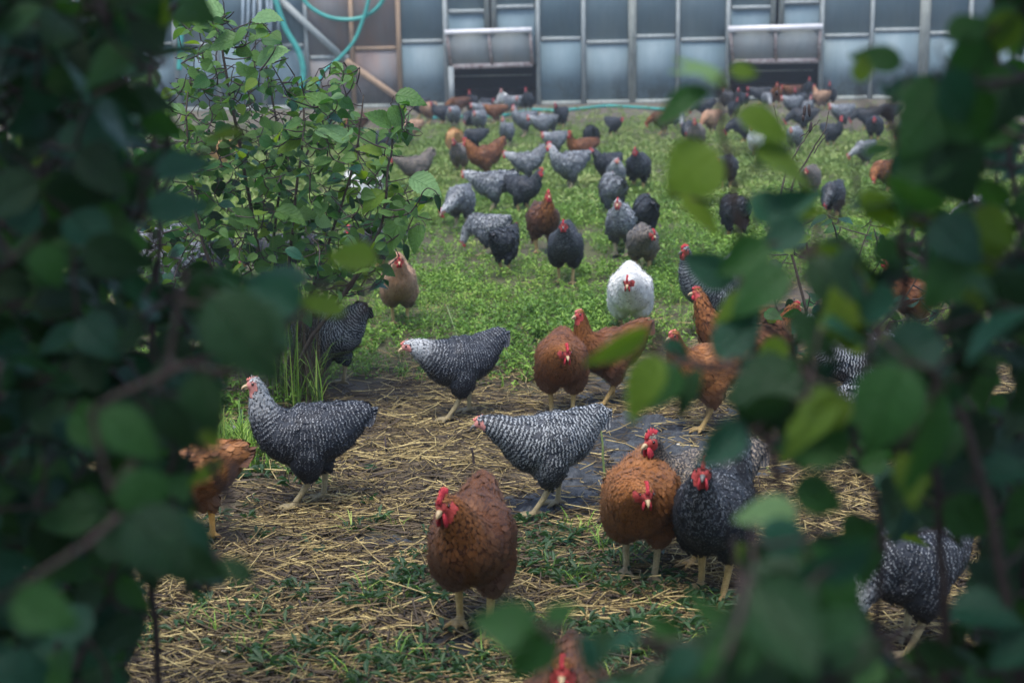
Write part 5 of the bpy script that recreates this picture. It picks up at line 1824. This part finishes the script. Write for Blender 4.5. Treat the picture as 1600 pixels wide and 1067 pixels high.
def stemD(S_, pts, ra, rb, nm='stem'):
    P = []
    for (x, y, D) in pts:
        p = atD(x, min(y, 1067), D)
        if y > 1067:
            p = Vector((p.x, p.y, max(-.02, p.z - (y - 1067) / F * D)))
        P.append(p)
    S_.stem(P, ra * .62, rb * .7, nm, M_TWIG)


stemD(S4, [(1290, 3000, 1.5), (1270, 1600, 1.5), (1260, 1050, 1.5), (1235, 850, 1.5), (1230, 700, 1.5), (1190, 520, 1.5), (1165, 330, 1.5), (1145, 220, 1.5), (1120, 125, 1.5)], .010, .004)
stemD(S4, [(1235, 850, 1.5), (1180, 760, 1.45), (1110, 660, 1.4), (1060, 560, 1.4), (1010, 525, 1.4)], .005, .002, 'branch')
stemD(S4, [(1190, 520, 1.5), (1250, 420, 1.5), (1300, 330, 1.5)], .004, .002, 'branch')
stemD(S4, [(1260, 1050, 1.5), (1100, 1020, 1.3), (960, 990, 1.2), (850, 960, 1.15)], .006, .002, 'branch')
for a in ((1130, 122, 1055, 88, 1.5, 'p', .95), (1135, 135, 1060, 80, 1.55, 'p', .6), (1140, 112, 1188, 112, 1.5, 'y', .9), (1112, 142, 1018, 196, 1.5, 'g', .55), (1150, 178, 1248, 205, 1.5, 'y', 1.05), (1120, 235, 1038, 300, 1.5, 'y', 1.3),
          (1180, 232, 1282, 282, 1.5, 'y', 1.25), (1180, 260, 1240, 225, 1.55, 'd', .9), (1060, 305, 1135, 360, 1.5, 'y', .85), (1190, 340, 1290, 290, 1.5, 'b', .7), (1170, 310, 1240, 350, 1.5, 'b', .9), (1260, 350, 1180, 390, 1.45, 'b', .8), (1200, 330, 1300, 325, 1.55, 'y', .5),
          (1200, 380, 1120, 430, 1.45, 'g', .9), (1150, 440, 1060, 400, 1.5, 'b', .9), (1230, 420, 1140, 490, 1.4, 'g', 1.0), (1280, 380, 1370, 420, 1.5, 'd', .9), (1290, 400, 1345, 460, 1.45, 'y', 1.1), (1180, 455, 1110, 500, 1.5, 'y', .8),
          (1014, 512, 918, 580, 1.38, 'y', .6), (1030, 555, 975, 660, 1.35, 'y', .9), (1040, 530, 1080, 565, 1.5, 'b', .8), (1095, 575, 1052, 655, 1.4, 'd', .6), (1060, 570, 1010, 640, 1.4, 'g', 1.1), (1160, 560, 1240, 640, 1.45, 'b', .7), (1120, 560, 1190, 480, 1.5, 'b', .9),
          (1170, 665, 1100, 690, 1.4, 'b', .8), (1170, 672, 1085, 728, 1.35, 'b', .7), (1245, 800, 1145, 800, 1.3, 'p', 1.0), (1150, 850, 1190, 920, 1.35, 'y', .8), (1190, 820, 1290, 900, 1.2, 'b', 1.1), (1260, 850, 1320, 1040, 1.15, 'g', .95), (1240, 760, 1330, 790, 1.35, 'g', .9),
          (1410, 570, 1355, 712, 1.25, 'g', 1.1), (1470, 610, 1440, 790, 1.25, 'g', .9), (1240, 560, 1200, 680, 1.4, 'd', 1.0), (1250, 600, 1310, 560, 1.5, 'b', .8), (1320, 480, 1250, 560, 1.45, 'g', 1.0), (1230, 500, 1330, 540, 1.4, 'd', 1.0),
          (1330, 330, 1420, 300, 1.5, 'd', 1.0), (1345, 300, 1410, 360, 1.5, 'y', .8), (1350, 245, 1400, 220, 1.5, 'g', .8), (1170, 590, 1200, 700, 1.4, 'd', .8), (1220, 640, 1290, 700, 1.4, 'b', .9),
          (840, 985, 735, 965, 1.1, 'g', .9), (860, 985, 800, 1067, 1.1, 'g', .9), (850, 970, 905, 940, 1.15, 'g', .9), (900, 990, 950, 1060, 1.1, 'b', .9), (960, 990, 900, 1040, 1.15, 'd', 1.0), (1000, 990, 940, 1010, 1.1, 'b', .9), (1060, 1000, 1010, 960, 1.15, 'g', .9), (1090, 1010, 1030, 1067, 1.1, 'b', .9),
          (780, 985, 820, 1040, 1.15, 'd', .7), (1120, 980, 1075, 920, 1.3, 'g', .5), (1160, 1020, 1110, 940, 1.2, 'g', .9), (1150, 1000, 1210, 1060, 1.15, 'b', .9)):
    fleaf(S4, *a[:5], a[5], a[6])
RW = {'d': 70, 'g': 18, 'b': 9, 'y': 4}
fill(S4, [(1210, 420), (1300, 380), (1420, 420), (1430, 640), (1330, 720), (1230, 700), (1180, 620)], 45, 1.3, 1.8, .055, .085, {'d': 35, 'g': 30, 'b': 25, 'y': 18})
fill(S4, [(1210, 860), (1380, 860), (1380, 1120), (900, 1120), (980, 1040), (1180, 1000)], 70, 1.0, 1.8, .06, .09, RW)
S4.finish()

g5 = atD(1470, 700, 1.5)
S5 = Shrub((g5.x, g5.y, 0), 'dark blurred alder shrub closing off the right edge with several thin stems')
stemD(S5, [(1480, 3000, 1.6), (1480, 1500, 1.6), (1470, 1000, 1.6), (1450, 760, 1.6), (1430, 560, 1.6), (1420, 400, 1.6), (1412, 250, 1.6), (1405, 160, 1.6)], .010, .005)
stemD(S5, [(1600, 2800, 1.4), (1590, 1300, 1.4), (1560, 900, 1.4), (1500, 640, 1.4), (1460, 450, 1.45), (1455, 330, 1.5)], .010, .004)
stemD(S5, [(1640, 2800, 1.8), (1620, 1300, 1.8), (1590, 800, 1.8), (1585, 500, 1.8), (1590, 250, 1.8), (1575, 60, 1.8), (1570, -300, 1.8)], .011, .004)
stemD(S5, [(1340, 2800, 1.7), (1350, 1300, 1.7), (1400, 950, 1.7), (1390, 800, 1.7), (1330, 650, 1.7)], .009, .004)
for a in ((1540, 60, 1490, 150, 1.4, 'g', 1.1), (1480, 150, 1400, 130, 1.45, 'g', 1.0), (1500, 130, 1400, 240, 1.4, 'g', 1.1), (1470, 220, 1530, 320, 1.4, 'd', 1.2), (1440, 260, 1400, 340, 1.45, 'g', 1.0), (1410, 100, 1330, 80, 1.5, 'g', .8), (1345, 130, 1350, 80, 1.5, 'y', .8),
          (1395, 160, 1455, 100, 1.5, 'b', .8), (1400, 170, 1380, 120, 1.5, 'b', .9), (1480, 60, 1560, 20, 1.4, 'g', .9), (1590, 20, 1540, 90, 1.4, 'y', 1.0), (1590, 120, 1530, 200, 1.5, 'd', 1.2), (1420, 230, 1390, 290, 1.5, 'b', .8), (1520, 330, 1600, 380, 1.4, 'y', 1.0),
          (1510, 400, 1440, 480, 1.4, 'g', 1.1), (1560, 420, 1600, 520, 1.4, 'd', 1.1), (1420, 330, 1480, 400, 1.5, 'y', 1.0), (1440, 360, 1380, 300, 1.5, 'y', .7)):
    fleaf(S5, *a[:5], a[5], a[6])
fill(S5, [(1430, 200), (1480, 110), (1540, 60), (1560, -60), (1720, -60), (1720, 1120), (1260, 1120), (1240, 960), (1310, 900), (1310, 760), (1400, 640), (1410, 480), (1390, 380), (1420, 300)], 330, 1.3, 2.8, .055, .09, {'d': 40, 'g': 30, 'b': 24, 'y': 8})
fill(S5, [(1500, 400), (1720, 300), (1720, 1120), (1300, 1120), (1420, 900), (1450, 650)], 210, 1.5, 3.0, .065, .09, {'d': 70, 'g': 30})
fill(S5, [(1700, -800), (2600, -800), (2600, 1300), (1700, 1300)], 300, .9, 2.4, .08, .11, DW, up=.8)  # extra leaves beyond the right edge, added for shade
fill(S5, [(1250, -1100), (1900, -1100), (1700, -70), (1500, -70), (1380, -400)], 230, 1.0, 2.4, .08, .11, DW, up=.9)  # extra unseen leaves overhead, added to keep light off the shrub
S5.finish()


# leaves added out of view round the viewpoint, to shade the near shrubs
g6 = Vector((-1.2, -1.0, 0))
S6 = Shrub((g6.x, g6.y, 0), 'unseen leaf canopy added behind and over the viewpoint to block light', limit=0)
for (x, y) in ((-1.2, -1.0), (-.5, -1.3), (.4, -1.35), (1.2, -1.0), (1.6, -.2), (-1.7, -.1)):
    S6.stem([(x, y, -.02), (x * 1.02, y, 1.0), (x * .97, y * .98, 2.0), (x * .85, y * .8, 3.0)], .012, .004)
k = 0
while k < 2600:
    p = np.array([random.uniform(-2.4, 2.4), random.uniform(-1.9, 2.0), random.uniform(.2, 3.5)])
    rr_ = np.linalg.norm(p[:2])
    dz_ = p[2] - CAMZ
    over = dz_ > .75 and rr_ < 2.2
    ring = 1.0 < math.hypot(p[0], min(p[1], 0)) < 2.3 and (p[1] < .4 or abs(p[0]) > 1.15)
    if not (over or ring) or (p[1] > 0 and (abs(p[0]) < .46 * p[1] + .25) and dz_ < .34 * p[1] + .3) or (over and p[1] > .9 and abs(p[0]) < .6):
        continue
    a = random.uniform(0, 6.28)
    dr = nz3([math.cos(a), math.sin(a), random.gauss(-.2, .3)])
    L_ = random.uniform(.09, .13)
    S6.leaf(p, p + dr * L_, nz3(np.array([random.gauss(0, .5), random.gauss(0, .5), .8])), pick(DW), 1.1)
    k += 1
S6.finish()


# ------------------------------------------------------------------ small things lying about
def stick(name, pts, r, label, cat, mat):
    P = catmull([tuple(p) for p in pts], len(pts) * 5)
    c = P[0].copy()
    P = P + np.cumsum(RNG.normal(0, r * .25, P.shape), axis=0)
    o = MB().tube(P - c, np.linspace(r, r * .6, len(P)), 7).build(name, mat)
    o.location = c
    return tag(o, label, cat)


def G(px, py, z=0.006):
    p = gpt(px, py)
    p.z = z + float(gheight(np.array([p.x]), np.array([p.y]))[0])
    return p


M_GSTALK = simple('green_stalk', (0.09, 0.15, 0.04), (0.22, 0.28, 0.10), 60, .6, .3, .002)
stick('cut_stalk', [G(945, 748, 0), G(943, 748, .10), G(939, 748, .205)], .0055, 'upright cut green stalk on the mud behind the barred pullet', 'stalk', M_GSTALK)
stick('dark_stick', [G(740, 735, 0), G(739, 735, .055), G(736, 735, .085)], .006, 'short upright black stick before the barred pullet beak', 'stick', M_TWIG)
stick('dark_stick', [G(742, 738), G(765, 745), G(790, 755), G(800, 756)], .006, 'black twig lying curved under the barred pullet', 'stick', M_TWIG)
stick('dark_stick', [G(545, 768), G(580, 776), G(615, 779)], .008, 'flat dark stick lying behind the speckled pullet feet', 'stick', M_TWIG)
stick('dark_stick', [G(1010, 690, 0), G(1009, 690, .05)], .006, 'stub of black stalk on the mud above the ginger hen', 'stick', M_TWIG)
stick('dark_stick', [G(1000, 655), G(1100, 640), G(1180, 625)], .007, 'long dark stick behind the golden brown hen', 'stick', M_TWIG)
stick('dark_stick', [G(605, 712, 0), G(603, 712, .03), G(600, 708, .05)], .005, 'small black stub behind the speckled pullet tail', 'stick', M_TWIG)
stick('cut_stalk', [G(722, 560, 0), G(716, 540, .06), G(700, 510, .12)], .004, 'thin pale stem leaning in the weeds behind the white-headed barred pullet', 'stalk', M_GSTALK)
stick('cut_stalk', [G(1205, 745, 0), G(1192, 715, .02), G(1185, 690, .03)], .006, 'greenish stalk lying on the mud behind the right leaves', 'stalk', M_GSTALK)
for k, (x, y) in enumerate(((1195, 660), (1165, 668), (1210, 668))):
    stick('dark_stick', [G(x, y, 0), G(x, y, .10), G(x + 2, y, .2)], .006, ('upright dark stem under the right shrub, tallest', 'upright dark stem under the right shrub by the golden brown hen', 'upright dark stem under the right shrub nearest the mud edge')[k], 'stick', M_TWIG)
M_PALE = simple('down_feather', (0.40, 0.38, 0.32), (0.60, 0.57, 0.48), 50, .8, .3, .002)
for (x, y, s, lb) in ((502, 962, .014, 'small white down feather in the near straw'), (351, 1027, .010, 'tiny white down feather near the bottom left leaves'), (1060, 698, .010, 'pale crumb of straw on the dark mud'), (882, 640, .014, 'pale flake beside the feet of the brown hen')):
    p = G(x, y, .008)
    o = MB()
    for q in range(6):
        a = q * 1.05
        o.tube([(0, 0, 0), (math.cos(a) * s * .5, math.sin(a) * s * .3, s * .4), (math.cos(a) * s, math.sin(a) * s * .6, s * .3)], [s * .3, s * .35, s * .06], 6)
    o = o.build('down_feather', M_PALE)
    o.location = p
    tag(o, lb, 'feather')
# clover bloom
cl = empty('clover', G(368, 705, 0))
tag(cl, 'single small purple clover bloom in the grass behind the speckled pullet', 'flower')
MB().tube([(0, 0, 0), (.002, 0, .05), (0, 0, .095)], [.0018, .0016, .0014], 6).build('stalk', M_GSTALK, cl)
mbf = MB()
for q in range(22):
    a, e = random.uniform(0, 6.28), random.uniform(-.1, 1.5)
    d = np.array([math.cos(a) * math.cos(e), math.sin(a) * math.cos(e), math.sin(e)])
    mbf.tube([np.array([0, 0, .095]), np.array([0, 0, .095]) + d * .011], [.0022, .001], 5)
mbf.build('bloom', simple('clover_purple', (0.22, 0.12, 0.34), (0.36, 0.22, 0.48), 80, .7, .2, .001), cl)
# fallen leaves
for (x, y, rz, k, lb) in ((500, 868, .2, 'b', 'fallen bluish leaf in the straw below the speckled pullet'), (590, 742, 1.1, 'd', 'dark shrivelled leaf on the straw behind the speckled pullet'), (395, 752, 2.0, 'd', 'dark fallen leaf beside the ginger hen tail'),
                       (895, 850, .9, 'b', 'narrow bluish leaf lying in the near weeds'), (330, 880, 0, 'd', 'dark fallen leaf near the left shrub tip')):
    p = G(x, y, .016)
    o = link('fallen_leaf', LM[random.randrange(9)])
    o.location = p
    o.rotation_euler = (.1, -.1, rz)
    o.scale = (.07, .09, .06)
    objmat(o, (LEAF[k],))
    tag(o, lb, 'leaf')


# ------------------------------------------------------------------ damp air
hz = MB().box((-26, -6, -1.2), (26, 46, 6.5)).mesh('haze', False)
t = NT('haze_air')
pv = t.n('VolumePrincipled')
pv.inputs['Color'].default_value = (0.80, 0.90, 1.0, 1)
pv.inputs['Density'].default_value = 0.0020
pv.inputs['Anisotropy'].default_value = 0.2
t.t.links.new(pv.outputs[0], t.out.inputs['Volume'])
tag(link('haze', hz, t.m), kind='stuff')
